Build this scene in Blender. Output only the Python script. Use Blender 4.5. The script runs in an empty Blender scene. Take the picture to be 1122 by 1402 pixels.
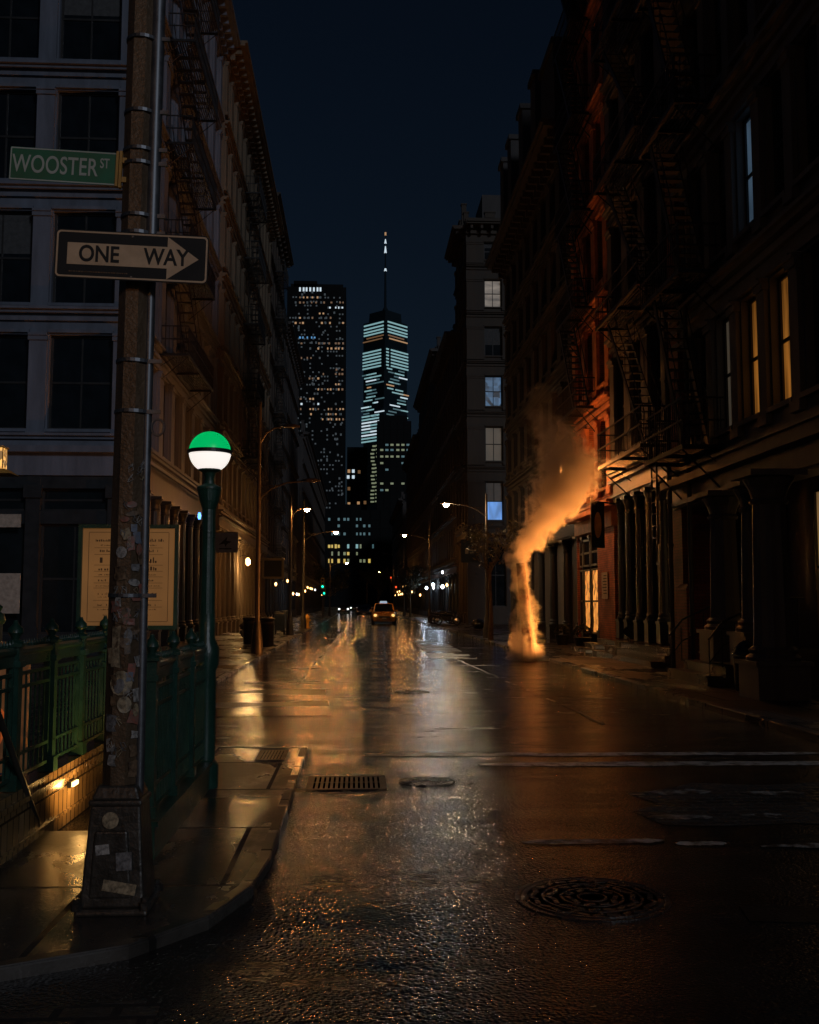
import bpy, bmesh, math, random
from mathutils import Matrix, Vector
R = math.radians
PI = math.pi
rnd = random.Random(11)
sc = bpy.context.scene
col = sc.collection

# ------------------------------------------------------------------ camera
FPX, IW, IH, CH = 1400.0, 1122.0, 1402.0, 1.65
PITCH = math.atan(125 / FPX)
YAW = math.atan(73 * math.cos(PITCH) / FPX)
cam = bpy.data.cameras.new("camera")
cam.sensor_fit = 'HORIZONTAL'
cam.sensor_width = 36.0
cam.lens = 36.0 * FPX / IW
cam.clip_start = 0.1
cam.clip_end = 9000
camo = bpy.data.objects.new("camera", cam)
col.objects.link(camo)
camo.location = (0, 0, CH)
camo.rotation_euler = (R(90) + PITCH, 0, -YAW)
sc.camera = camo
CAMROT = camo.rotation_euler.to_matrix()


def ray(px, py):
    return CAMROT @ Vector(((px - IW / 2) / FPX, -(py - IH / 2) / FPX, -1.0))


def at(px, py, Y):
    d = ray(px, py)
    return Vector((0, 0, CH)) + d * (Y / d.y)


# ------------------------------------------------------------------ sky, moonlight, exposure
w = bpy.data.worlds.new("World")
sc.world = w
w.use_nodes = True
nt = w.node_tree
for n in list(nt.nodes):
    nt.nodes.remove(n)
out = nt.nodes.new('ShaderNodeOutputWorld')
bg = nt.nodes.new('ShaderNodeBackground')
sky = nt.nodes.new('ShaderNodeTexSky')
sky.sky_type = 'NISHITA'
sky.sun_disc = False
sky.sun_elevation = R(20)
sky.sun_rotation = R(152)
sky.ozone_density = 5.0
sky.air_density = 1.0
sky.dust_density = 1.0
nt.links.new(sky.outputs[0], bg.inputs[0])
bg.inputs[1].default_value = 0.0027
nt.links.new(bg.outputs[0], out.inputs[0])

sun = bpy.data.lights.new("moonlight", 'SUN')
sun.energy = 0.36
sun.angle = R(8)
sun.color = (0.82, 0.88, 1.0)
suno = bpy.data.objects.new("moonlight", sun)
col.objects.link(suno)
suno.rotation_euler = (R(70), 0, R(28))

sc.view_settings.view_transform = 'Standard'
sc.view_settings.look = 'None'
sc.view_settings.exposure = 0.0
sc.view_settings.gamma = 1.0
sc.render.engine = 'CYCLES'
sc.cycles.use_denoising = True
sc.cycles.volume_bounces = 1
sc.cycles.volume_step_rate = 0.22
sc.cycles.volume_max_steps = 512
sc.cycles.max_bounces = 6
sc.cycles.sample_clamp_indirect = 12.0


# ------------------------------------------------------------------ materials
def nodes(name):
    m = bpy.data.materials.new(name)
    m.use_nodes = True
    t = m.node_tree
    return m, t, t.nodes['Principled BSDF']


def N(t, kind, **kw):
    n = t.nodes.new(kind)
    for k, v in kw.items():
        setattr(n, k, v)
    return n


def mat(name, c, rough=0.6, metal=0.0, var=0.35, scale=3.0, bump=0.0, bscale=40.0, rvar=0.15, c2=None, streak=False, dist=0.02):
    m, t, p = nodes(name)
    tc = N(t, 'ShaderNodeTexCoord')
    mp = N(t, 'ShaderNodeMapping')
    if streak:
        mp.inputs['Scale'].default_value = (1, 1, 0.15)
    t.links.new(tc.outputs['Object'], mp.inputs[0])
    nz = N(t, 'ShaderNodeTexNoise')
    nz.inputs['Scale'].default_value = scale
    nz.inputs['Detail'].default_value = 6
    nz.inputs['Roughness'].default_value = 0.65
    t.links.new(mp.outputs[0], nz.inputs['Vector'])
    cr = N(t, 'ShaderNodeValToRGB')
    lo = [x * (1 - var) for x in c] if c2 is None else list(c2)
    hi = [min(1, x * (1 + var)) for x in c]
    cr.color_ramp.elements[0].position = 0.3
    cr.color_ramp.elements[0].color = (*lo, 1)
    cr.color_ramp.elements[1].position = 0.7
    cr.color_ramp.elements[1].color = (*hi, 1)
    t.links.new(nz.outputs['Fac'], cr.inputs[0])
    t.links.new(cr.outputs[0], p.inputs['Base Color'])
    mr = N(t, 'ShaderNodeMapRange')
    mr.inputs['To Min'].default_value = max(0.03, rough - rvar)
    mr.inputs['To Max'].default_value = min(1, rough + rvar)
    t.links.new(nz.outputs['Fac'], mr.inputs['Value'])
    t.links.new(mr.outputs[0], p.inputs['Roughness'])
    p.inputs['Metallic'].default_value = metal
    if bump:
        n2 = N(t, 'ShaderNodeTexNoise')
        n2.inputs['Scale'].default_value = bscale
        n2.inputs['Detail'].default_value = 4
        t.links.new(tc.outputs['Object'], n2.inputs['Vector'])
        b = N(t, 'ShaderNodeBump')
        b.inputs['Strength'].default_value = bump
        b.inputs['Distance'].default_value = dist
        t.links.new(n2.outputs['Fac'], b.inputs['Height'])
        t.links.new(b.outputs[0], p.inputs['Normal'])
    return m


def brick_mat(name, c1, c2, mortar, bw=0.22, bh=0.075, rough=0.75):
    m, t, p = nodes(name)
    g = N(t, 'ShaderNodeNewGeometry')
    s = N(t, 'ShaderNodeSeparateXYZ')
    t.links.new(g.outputs['Position'], s.inputs[0])
    a = N(t, 'ShaderNodeMath', operation='ADD')
    t.links.new(s.outputs['X'], a.inputs[0])
    t.links.new(s.outputs['Y'], a.inputs[1])
    cb = N(t, 'ShaderNodeCombineXYZ')
    t.links.new(a.outputs[0], cb.inputs[0])
    t.links.new(s.outputs['Z'], cb.inputs[1])
    br = N(t, 'ShaderNodeTexBrick')
    br.inputs['Scale'].default_value = 1.0
    br.inputs['Brick Width'].default_value = bw
    br.inputs['Row Height'].default_value = bh
    br.inputs['Mortar Size'].default_value = 0.008
    br.inputs['Color1'].default_value = (*c1, 1)
    br.inputs['Color2'].default_value = (*c2, 1)
    br.inputs['Mortar'].default_value = (*mortar, 1)
    t.links.new(cb.outputs[0], br.inputs['Vector'])
    nz = N(t, 'ShaderNodeTexNoise')
    nz.inputs['Scale'].default_value = 1.6
    nz.inputs['Detail'].default_value = 7
    t.links.new(g.outputs['Position'], nz.inputs['Vector'])
    mx = N(t, 'ShaderNodeMix', data_type='RGBA', blend_type='MULTIPLY')
    mx.inputs[0].default_value = 0.75
    cr = N(t, 'ShaderNodeValToRGB')
    cr.color_ramp.elements[0].position = 0.35
    cr.color_ramp.elements[0].color = (0.3, 0.28, 0.27, 1)
    cr.color_ramp.elements[1].position = 0.65
    t.links.new(nz.outputs['Fac'], cr.inputs[0])
    t.links.new(br.outputs['Color'], mx.inputs[6])
    t.links.new(cr.outputs[0], mx.inputs[7])
    t.links.new(mx.outputs[2], p.inputs['Base Color'])
    p.inputs['Roughness'].default_value = rough
    b = N(t, 'ShaderNodeBump', invert=True)
    b.inputs['Strength'].default_value = 0.6
    b.inputs['Distance'].default_value = 0.01
    t.links.new(br.outputs['Fac'], b.inputs['Height'])
    t.links.new(b.outputs[0], p.inputs['Normal'])
    return m


def emit_mat(name, c, s=1.0, base=(0.3, 0.3, 0.3), pattern=None, pscale=(3, 3, 3), lo=0.25, rough=0.3):
    """a thing that gives off light; pattern breaks a lit pane into shelves, blinds or shades"""
    m, t, p = nodes(name)
    p.inputs['Base Color'].default_value = (*base, 1)
    p.inputs['Roughness'].default_value = rough
    p.inputs['Emission Color'].default_value = (*c, 1)
    p.inputs['Emission Strength'].default_value = s
    if pattern:
        tc = N(t, 'ShaderNodeTexCoord')
        mp = N(t, 'ShaderNodeMapping')
        mp.inputs['Scale'].default_value = pscale
        t.links.new(tc.outputs['Object'], mp.inputs[0])
        if pattern == 'noise':
            nz = N(t, 'ShaderNodeTexNoise')
            nz.inputs['Scale'].default_value = 1.0
            nz.inputs['Detail'].default_value = 3
        else:
            nz = N(t, 'ShaderNodeTexVoronoi')
            nz.inputs['Scale'].default_value = 1.0
            nz.distance = 'CHEBYCHEV'
        t.links.new(mp.outputs[0], nz.inputs['Vector'])
        mr = N(t, 'ShaderNodeMapRange')
        mr.inputs['From Min'].default_value = 0.3
        mr.inputs['From Max'].default_value = 0.7
        mr.inputs['To Min'].default_value = lo * s
        mr.inputs['To Max'].default_value = s * 1.3
        o = nz.outputs['Fac'] if pattern == 'noise' else nz.outputs['Color']
        t.links.new(o, mr.inputs['Value'])
        t.links.new(mr.outputs[0], p.inputs['Emission Strength'])
    return m


def wet_ground(name, c, grain=55.0, gstr=0.5, gdist=0.012, rlo=0.10, rhi=0.45, pud=0.55, stretch=(0.35, 1.0, 1.0), slab=None, spec=0.5, wave=0.0, stones=False):
    m, t, p = nodes(name)
    tc = N(t, 'ShaderNodeTexCoord')
    mp = N(t, 'ShaderNodeMapping')
    mp.inputs['Scale'].default_value = stretch
    t.links.new(tc.outputs['Object'], mp.inputs[0])
    big = N(t, 'ShaderNodeTexNoise')
    big.inputs['Scale'].default_value = pud
    big.inputs['Detail'].default_value = 7
    big.inputs['Roughness'].default_value = 0.6
    t.links.new(mp.outputs[0], big.inputs['Vector'])
    pr = N(t, 'ShaderNodeMapRange')          # 0 in puddles, 1 on damp asphalt
    pr.inputs['From Min'].default_value = 0.44
    pr.inputs['From Max'].default_value = 0.52
    t.links.new(big.outputs['Fac'], pr.inputs['Value'])
    rr = N(t, 'ShaderNodeMapRange')
    rr.inputs['To Min'].default_value = rlo
    rr.inputs['To Max'].default_value = rhi
    t.links.new(pr.outputs[0], rr.inputs['Value'])
    t.links.new(rr.outputs[0], p.inputs['Roughness'])
    mid = N(t, 'ShaderNodeTexNoise')
    mid.inputs['Scale'].default_value = 2.3
    mid.inputs['Detail'].default_value = 8
    mid.inputs['Roughness'].default_value = 0.7
    t.links.new(tc.outputs['Object'], mid.inputs['Vector'])
    cr = N(t, 'ShaderNodeValToRGB')
    cr.color_ramp.elements[0].position = 0.3
    cr.color_ramp.elements[0].color = (*[x * 0.45 for x in c], 1)
    cr.color_ramp.elements[1].position = 0.72
    cr.color_ramp.elements[1].color = (*[x * 1.5 for x in c], 1)
    t.links.new(mid.outputs['Fac'], cr.inputs[0])
    colour = cr.outputs[0]
    p.inputs['Specular IOR Level'].default_value = spec
    fine = N(t, 'ShaderNodeTexNoise')
    fine.inputs['Scale'].default_value = grain
    fine.inputs['Detail'].default_value = 2
    fine.inputs['Roughness'].default_value = 0.6
    t.links.new(tc.outputs['Object'], fine.inputs['Vector'])
    fm = N(t, 'ShaderNodeMath', operation='MULTIPLY')
    grit = fine.outputs['Fac']
    if stones:                                # rounded aggregate of several sizes under the film of water
        vo_ = N(t, 'ShaderNodeTexVoronoi', feature='SMOOTH_F1')
        vo_.inputs['Scale'].default_value = 62
        vo_.inputs['Randomness'].default_value = 1.0
        t.links.new(tc.outputs['Object'], vo_.inputs['Vector'])
        sa = N(t, 'ShaderNodeMath', operation='SUBTRACT')
        t.links.new(fine.outputs['Fac'], sa.inputs[0])
        t.links.new(vo_.outputs['Distance'], sa.inputs[1])
        grit = sa.outputs[0]
        mp2 = N(t, 'ShaderNodeMapping')       # traffic wear: bands that are drier and take less shine
        mp2.inputs['Scale'].default_value = (0.45, 1.0, 1)
        t.links.new(tc.outputs['Object'], mp2.inputs[0])
        wn_ = N(t, 'ShaderNodeTexNoise')
        wn_.inputs['Scale'].default_value = 0.9
        wn_.inputs['Detail'].default_value = 8
        wn_.inputs['Roughness'].default_value = 0.7
        t.links.new(mp2.outputs[0], wn_.inputs['Vector'])
        ws_ = N(t, 'ShaderNodeMapRange')
        ws_.inputs['From Min'].default_value = 0.38
        ws_.inputs['From Max'].default_value = 0.6
        ws_.inputs['To Min'].default_value = 0.10
        ws_.inputs['To Max'].default_value = 0.55
        t.links.new(wn_.outputs['Fac'], ws_.inputs['Value'])
        t.links.new(ws_.outputs[0], p.inputs['Specular IOR Level'])
        wr_ = N(t, 'ShaderNodeMapRange')      # and the driest of them are rougher
        wr_.inputs['From Min'].default_value = 0.36
        wr_.inputs['From Max'].default_value = 0.46
        wr_.inputs['To Min'].default_value = 0.24
        wr_.inputs['To Max'].default_value = 0.0
        t.links.new(wn_.outputs['Fac'], wr_.inputs['Value'])
        ra_ = N(t, 'ShaderNodeMath', operation='ADD')
        t.links.new(rr.outputs[0], ra_.inputs[0])
        t.links.new(wr_.outputs[0], ra_.inputs[1])
        t.links.new(ra_.outputs[0], p.inputs['Roughness'])
    t.links.new(grit, fm.inputs[0])
    pm = N(t, 'ShaderNodeMapRange')
    pm.inputs['To Min'].default_value = 0.55
    pm.inputs['To Max'].default_value = 1.0
    t.links.new(pr.outputs[0], pm.inputs['Value'])
    t.links.new(pm.outputs[0], fm.inputs[1])
    height = fm.outputs[0]
    if wave:
        wv = N(t, 'ShaderNodeTexNoise')
        wv.inputs['Scale'].default_value = 9.0
        wv.inputs['Detail'].default_value = 2
        t.links.new(tc.outputs['Object'], wv.inputs['Vector'])
        wm = N(t, 'ShaderNodeMath', operation='MULTIPLY')
        wm.inputs[1].default_value = wave
        t.links.new(wv.outputs['Fac'], wm.inputs[0])
        ad = N(t, 'ShaderNodeMath', operation='ADD')
        t.links.new(height, ad.inputs[0])
        t.links.new(wm.outputs[0], ad.inputs[1])
        height = ad.outputs[0]
    if slab:
        br = N(t, 'ShaderNodeTexBrick')
        br.offset = slab[3]
        br.inputs['Scale'].default_value = 1.0
        br.inputs['Brick Width'].default_value = slab[0]
        br.inputs['Row Height'].default_value = slab[1]
        br.inputs['Mortar Size'].default_value = slab[2]
        br.inputs['Color1'].default_value = (1, 1, 1, 1)
        br.inputs['Color2'].default_value = (0.62, 0.62, 0.62, 1)
        br.inputs['Mortar'].default_value = (0.2, 0.2, 0.2, 1)
        t.links.new(tc.outputs['Object'], br.inputs['Vector'])
        mx = N(t, 'ShaderNodeMix', data_type='RGBA', blend_type='MULTIPLY')
        mx.inputs[0].default_value = 1.0
        t.links.new(colour, mx.inputs[6])
        t.links.new(br.outputs['Color'], mx.inputs[7])
        colour = mx.outputs[2]
        rm = N(t, 'ShaderNodeMath', operation='DIVIDE')      # each slab has its own polish, joints are dull
        rm.use_clamp = True
        t.links.new(rr.outputs[0], rm.inputs[0])
        t.links.new(br.outputs['Color'], rm.inputs[1])
        t.links.new(rm.outputs[0], p.inputs['Roughness'])
        sm = N(t, 'ShaderNodeMath', operation='MULTIPLY_ADD')
        sm.inputs[1].default_value = -slab[4]
        t.links.new(br.outputs['Fac'], sm.inputs[0])
        t.links.new(height, sm.inputs[2])
        height = sm.outputs[0]
    t.links.new(colour, p.inputs['Base Color'])
    b = N(t, 'ShaderNodeBump')
    b.inputs['Strength'].default_value = gstr
    b.inputs['Distance'].default_value = gdist
    t.links.new(height, b.inputs['Height'])
    t.links.new(b.outputs[0], p.inputs['Normal'])
    return m


def worn_paint(name, paint, under, thr=0.5, scale=7.0):
    m, t, p = nodes(name)
    tc = N(t, 'ShaderNodeTexCoord')
    nz = N(t, 'ShaderNodeTexNoise')
    nz.inputs['Scale'].default_value = scale
    nz.inputs['Detail'].default_value = 8
    nz.inputs['Roughness'].default_value = 0.7
    t.links.new(tc.outputs['Object'], nz.inputs['Vector'])
    cr = N(t, 'ShaderNodeValToRGB')
    cr.color_ramp.elements[0].position = thr - 0.06
    cr.color_ramp.elements[0].color = (*under, 1)
    cr.color_ramp.elements[1].position = thr + 0.06
    cr.color_ramp.elements[1].color = (*paint, 1)
    t.links.new(nz.outputs['Fac'], cr.inputs[0])
    t.links.new(cr.outputs[0], p.inputs['Base Color'])
    p.inputs['Roughness'].default_value = 0.35
    n2 = N(t, 'ShaderNodeTexNoise')
    n2.inputs['Scale'].default_value = 60
    t.links.new(tc.outputs['Object'], n2.inputs['Vector'])
    b = N(t, 'ShaderNodeBump')
    b.inputs['Strength'].default_value = 0.5
    b.inputs['Distance'].default_value = 0.01
    t.links.new(n2.outputs['Fac'], b.inputs['Height'])
    t.links.new(b.outputs[0], p.inputs['Normal'])
    return m


ASPH = (0.018, 0.0175, 0.017)
MAT = {}
MAT['asphalt'] = wet_ground('wet_asphalt', ASPH, grain=36, gstr=1.0, gdist=0.0046, rlo=0.06, rhi=0.12, wave=0.12, pud=1.5, stretch=(0.3, 1.0, 1.0), stones=True)
MAT['patch'] = wet_ground('tar_patch', (0.012, 0.012, 0.012), grain=45, gstr=0.9, gdist=0.006, rlo=0.16, rhi=0.3)
MAT['slabs'] = wet_ground('wet_sidewalk', (0.05, 0.047, 0.043), grain=60, gstr=0.6, gdist=0.005, rlo=0.1, rhi=0.34, stretch=(1, 0.5, 1), slab=(1.5, 1.5, 0.018, 0.5, 2.5))
MAT['cobble'] = wet_ground('cobbles', (0.045, 0.043, 0.041), grain=40, gstr=0.8, gdist=0.008, rlo=0.1, rhi=0.3, slab=(0.24, 0.13, 0.02, 0.5, 1.5))
MAT['kerb'] = wet_ground('granite_kerb', (0.06, 0.056, 0.05), grain=60, gstr=0.4, gdist=0.003, rlo=0.1, rhi=0.35, slab=(30, 1.7, 0.02, 0, 1.5))
MAT['earth'] = mat('dark_ground', (0.03, 0.03, 0.03), 0.7)
MAT['paint'] = worn_paint('worn_white_paint', (0.46, 0.45, 0.42), ASPH, 0.47)
MAT['paint2'] = worn_paint('very_worn_paint', (0.36, 0.35, 0.33), ASPH, 0.52, 9)
MAT['green'] = mat('subway_green_paint', (0.012, 0.045, 0.032), 0.32, var=0.4, scale=6, bump=0.15, bscale=60)
MAT['iron'] = mat('cast_iron', (0.07, 0.066, 0.062), 0.27, metal=0.7, bump=0.3, bscale=50)
MAT['pit_shade'] = mat('pit_shade_black', (.002, .002, .002), 1.0, rvar=0)
MAT['pit_shade'].node_tree.nodes['Principled BSDF'].inputs['Specular IOR Level'].default_value = 0.0
MAT['blackiron'] = mat('black_iron', (0.011, 0.011, 0.012), 0.42, bump=0.1)
MAT['pole'] = mat('weathered_pole', (0.11, 0.075, 0.045), 0.42, metal=0.35, var=0.5, scale=7, bump=0.3, bscale=45, streak=True)
MAT['polebase'] = mat('dirty_pole_base', (0.04, 0.036, 0.03), 0.38, metal=0.2, var=0.55, scale=6, bump=0.35, bscale=35)
MAT['galv'] = mat('galvanised_steel', (0.13, 0.14, 0.155), 0.45, metal=0.8, var=0.3, scale=12)
MAT['steel'] = mat('lamp_post_paint', (0.07, 0.062, 0.05), 0.45, metal=0.4)
MAT['signblack'] = mat('black_sign_sheet', (0.008, 0.0075, 0.007), 0.75, var=0.3, scale=5)
MAT['signwhite'] = mat('white_sign_sheet', (0.52, 0.36, 0.225), 0.5, var=0.2, scale=8, streak=True)
MAT['signgreen'] = mat('green_sign_sheet', (0.003, 0.12, 0.062), 0.45, var=0.2, scale=6)
MAT['signletters'] = mat('sign_letters', (0.38, 0.42, 0.38), 0.5, var=0.12)
MAT['bracket'] = mat('ochre_bracket', (0.4, 0.22, 0.05), 0.5)
MAT['glass'] = mat('dark_glass', (0.008, 0.011, 0.014), 0.09, var=0.5, scale=1.2, rvar=0.04)
MAT['shopglass'] = mat('shop_glass', (0.01, 0.013, 0.016), 0.07, var=0.5, scale=0.8, rvar=0.03)
MAT['blind'] = mat('drawn_blind', (0.3, 0.28, 0.25), 0.8, var=0.12)
MAT['blindgrey'] = mat('grey_blind', (0.06, 0.062, 0.065), 0.8, var=.4, scale=6)
MAT['darkframe'] = mat('dark_window_frame', (0.02, 0.019, 0.019), 0.5)
MAT['f_grey'] = mat('grey_painted_iron', (0.12, 0.14, 0.185), 0.6, var=0.3, scale=2.2, bump=0.15, bscale=15, streak=True)
MAT['f_shop'] = mat('dark_shopfront_paint', (0.018, 0.022, 0.026), 0.42, var=0.3, scale=3)
MAT['f_tan'] = mat('tan_stone', (0.14, 0.107, 0.07), 0.75, var=0.35, scale=1.5, bump=0.3, bscale=12, streak=True)
MAT['f_brown'] = mat('brown_stone', (0.06, 0.047, 0.037), 0.75, var=0.35, scale=1.5, bump=0.3, bscale=12, streak=True)
MAT['f_dark'] = mat('sooty_stone', (0.055, 0.05, 0.049), 0.75, var=0.4, scale=1.5, bump=0.3, bscale=12, streak=True)
MAT['f_beige'] = mat('beige_stone', (0.05, 0.038, 0.028), 0.75, var=0.3, scale=1.4, bump=0.25, bscale=12, streak=True)
MAT['f_black'] = mat('black_painted_iron', (0.115, 0.108, 0.103), 0.5, var=0.35, scale=2.5, bump=0.15, bscale=20, streak=True)
MAT['f_blue'] = mat('blue_black_iron', (0.035, 0.05, 0.062), 0.4, var=0.3, scale=2.5)
MAT['f_red'] = brick_mat('red_brick', (0.46, 0.125, 0.05), (0.32, 0.085, 0.038), (0.1, 0.07, 0.05))
MAT['f_redtrim'] = mat('terracotta_trim', (0.5, 0.19, 0.085), 0.7, var=0.35, scale=3, bump=0.3, bscale=18)
MAT['f_pier'] = brick_mat('painted_brick', (0.25, 0.06, 0.035), (0.2, 0.045, 0.025), (0.1, 0.045, 0.03))
MAT['step'] = wet_ground('stone_steps', (0.09, 0.08, 0.068), grain=50, gstr=0.1, rlo=0.15, rhi=0.4)
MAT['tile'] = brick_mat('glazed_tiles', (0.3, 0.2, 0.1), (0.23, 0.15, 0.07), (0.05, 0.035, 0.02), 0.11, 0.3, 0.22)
MAT['bag'] = mat('plastic_bag', (0.012, 0.012, 0.014), 0.22, bump=0.6, bscale=14, dist=0.05)
MAT['bin'] = mat('bin_plastic', (0.012, 0.013, 0.015), 0.4)
MAT['bark'] = mat('bark', (0.12, 0.09, 0.05), 0.8, bump=0.5, bscale=30)
MAT['leaf'] = mat('leaves', (0.13, 0.11, 0.045), 0.55, var=0.5, scale=4)
MAT['leafdark'] = mat('dark_leaves', (0.035, 0.04, 0.02), 0.6, var=0.5, scale=4)
MAT['taxi'] = mat('yellow_paint', (0.62, 0.27, 0.012), 0.28, var=0.08)
MAT['carpaint'] = mat('dark_car_paint', (0.025, 0.026, 0.03), 0.2, var=0.1)
MAT['rubber'] = mat('rubber', (0.014, 0.014, 0.014), 0.75)
MAT['chrome'] = mat('bright_metal', (0.5, 0.5, 0.5), 0.2, metal=1.0)
MAT['paper'] = mat('pasted_paper', (0.36, 0.33, 0.28), 0.8, var=0.3, scale=9)
MAT['yellow'] = mat('yellow_enamel', (0.5, 0.26, 0.02), 0.4)
MAT['bannerblue'] = mat('blue_grey_banner', (0.12, 0.13, 0.17), 0.8)
MAT['bannerdark'] = mat('navy_banner', (0.02, 0.035, 0.06), 0.7)
MAT['stack'] = mat('orange_stack', (0.12, 0.06, 0.035), 0.5, var=0.2)
MAT['stackwhite'] = mat('white_stack', (0.15, 0.12, 0.09), 0.5, var=0.15)
MAT['tower'] = mat('tower_glass', (0.015, 0.025, 0.032), 0.18, var=0.15, scale=0.02)
MAT['tower2'] = mat('tower_stone', (0.007, 0.008, 0.009), 0.7, var=0.15, scale=0.02)

for k in ('tower', 'tower2'):
    MAT[k].node_tree.nodes['Principled BSDF'].inputs['Specular IOR Level'].default_value = 0.12

E = {}
E['amber'] = emit_mat('amber_lit_pane', (1.0, 0.36, 0.05), 0.22, pattern='noise', pscale=(7, 7, 0.5), lo=.06)
E['shop'] = emit_mat('lit_shop_pane', (1.0, 0.35, 0.06), 0.95, pattern='vor', pscale=(9, 9, 5), lo=0.05)
E['blue'] = emit_mat('blue_lit_pane', (0.16, 0.42, 1.0), 0.75, pattern='noise', pscale=(2.0, 2.0, 0.5), lo=0.4)
E['blue2'] = emit_mat('bluish_pane', (0.2, 0.42, 0.75), 0.22, pattern='vor', pscale=(2.2, 2.2, 2.2), lo=0.1)
E['pale'] = emit_mat('pale_lit_pane', (0.75, 0.62, 0.5), 0.22, pattern='noise', pscale=(0.6, 0.6, 2.2), lo=0.15)
E['paledim'] = emit_mat('dim_blind_pane', (0.8, 0.62, 0.42), 0.05, base=(0.3, 0.28, 0.25), pattern='noise', pscale=(0.8, 0.8, 0.5), lo=0.6)
E['cold'] = emit_mat('cold_lit_pane', (0.35, 0.6, 0.9), 0.11, pattern='noise', pscale=(1.5, 1.5, 0.6))
E['teal'] = emit_mat('teal_lit_pane', (0.25, 0.6, 0.75), 0.14, pattern='noise', pscale=(1.5, 1.5, 0.6))
E['doorwarm'] = emit_mat('warm_door_pane', (1.0, 0.55, 0.2), 0.17, pattern='noise', pscale=(2, 2, 0.5))
E['white'] = emit_mat('white_globe', (1.0, 0.93, 0.86), 0.95, base=(0.8, 0.8, 0.8))
E['globegreen'] = emit_mat('green_globe', (0.0, 0.5, 0.12), 0.85, base=(0.0, 0.3, 0.1))
E['bulb'] = emit_mat('street_bulb', (1.0, 0.40, 0.10), 640.0)
E['bulbpale'] = emit_mat('pale_street_bulb', (1.0, 0.70, 0.40), 700.0)
E['bulbwarm'] = emit_mat('warm_bulb', (1.0, 0.5, 0.16), 10.0)
E['stairbulb'] = emit_mat('stair_bulb', (1.0, 0.6, 0.2), 5.0)
E['bulbdim'] = emit_mat('shaded_bulb', (1.0, 0.4, 0.1), 1.2)
E['shopbulb'] = emit_mat('shop_bulb', (1.0, 0.5, 0.15), 9.0)
E['shopbulbwhite'] = emit_mat('pale_shop_bulb', (0.9, 0.9, 1.0), 6.0)
E['head'] = emit_mat('headlight_glow', (1.0, 0.55, 0.16), 1.4)
E['headwhite'] = emit_mat('white_headlight', (0.9, 0.95, 1.0), 5.0)
E['rooflight'] = emit_mat('roof_sign_glow', (0.6, 0.8, 1.0), 0.5)
E['tgreen'] = emit_mat('green_signal', (0.0, 0.9, 0.55), 2.0)
E['tred'] = emit_mat('red_signal', (1.0, 0.08, 0.02), 2.2)
E['tail'] = emit_mat('tail_lamp', (1.0, 0.12, 0.02), 2.2)
E['poster'] = emit_mat('backlit_poster', (0.62, 0.27, 0.075), 0.17, base=(0.12, 0.08, 0.05), pattern='noise', pscale=(1.2, 1.2, 1.2), lo=0.7)
E['bluelamp'] = emit_mat('blue_lamp', (0.1, 0.35, 1.0), 3.0)
# lit windows of the far towers
E['w_warm'] = emit_mat('far_warm_window', (1.0, 0.55, 0.25), 0.38)
E['w_white'] = emit_mat('far_white_window', (0.75, 0.9, 1.0), 0.75)
E['w_blue'] = emit_mat('far_blue_window', (0.15, 0.5, 1.0), 0.5)
E['w_teal'] = emit_mat('far_teal_window', (0.45, 0.85, 0.9), 0.42)
E['w_tealdim'] = emit_mat('far_dim_teal_window', (0.35, 0.75, 0.85), 0.14)
E['w_faint'] = emit_mat('far_faint_window', (0.5, 0.7, 0.8), 0.035)
E['w_yellow'] = emit_mat('far_yellow_window', (1.0, 0.7, 0.15), 0.55)
E['w_green'] = emit_mat('far_greenish_window', (0.7, 0.8, 0.45), 0.22)
E['w_dimwarm'] = emit_mat('far_dim_warm_window', (1.0, 0.5, 0.2), 0.13)


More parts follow.
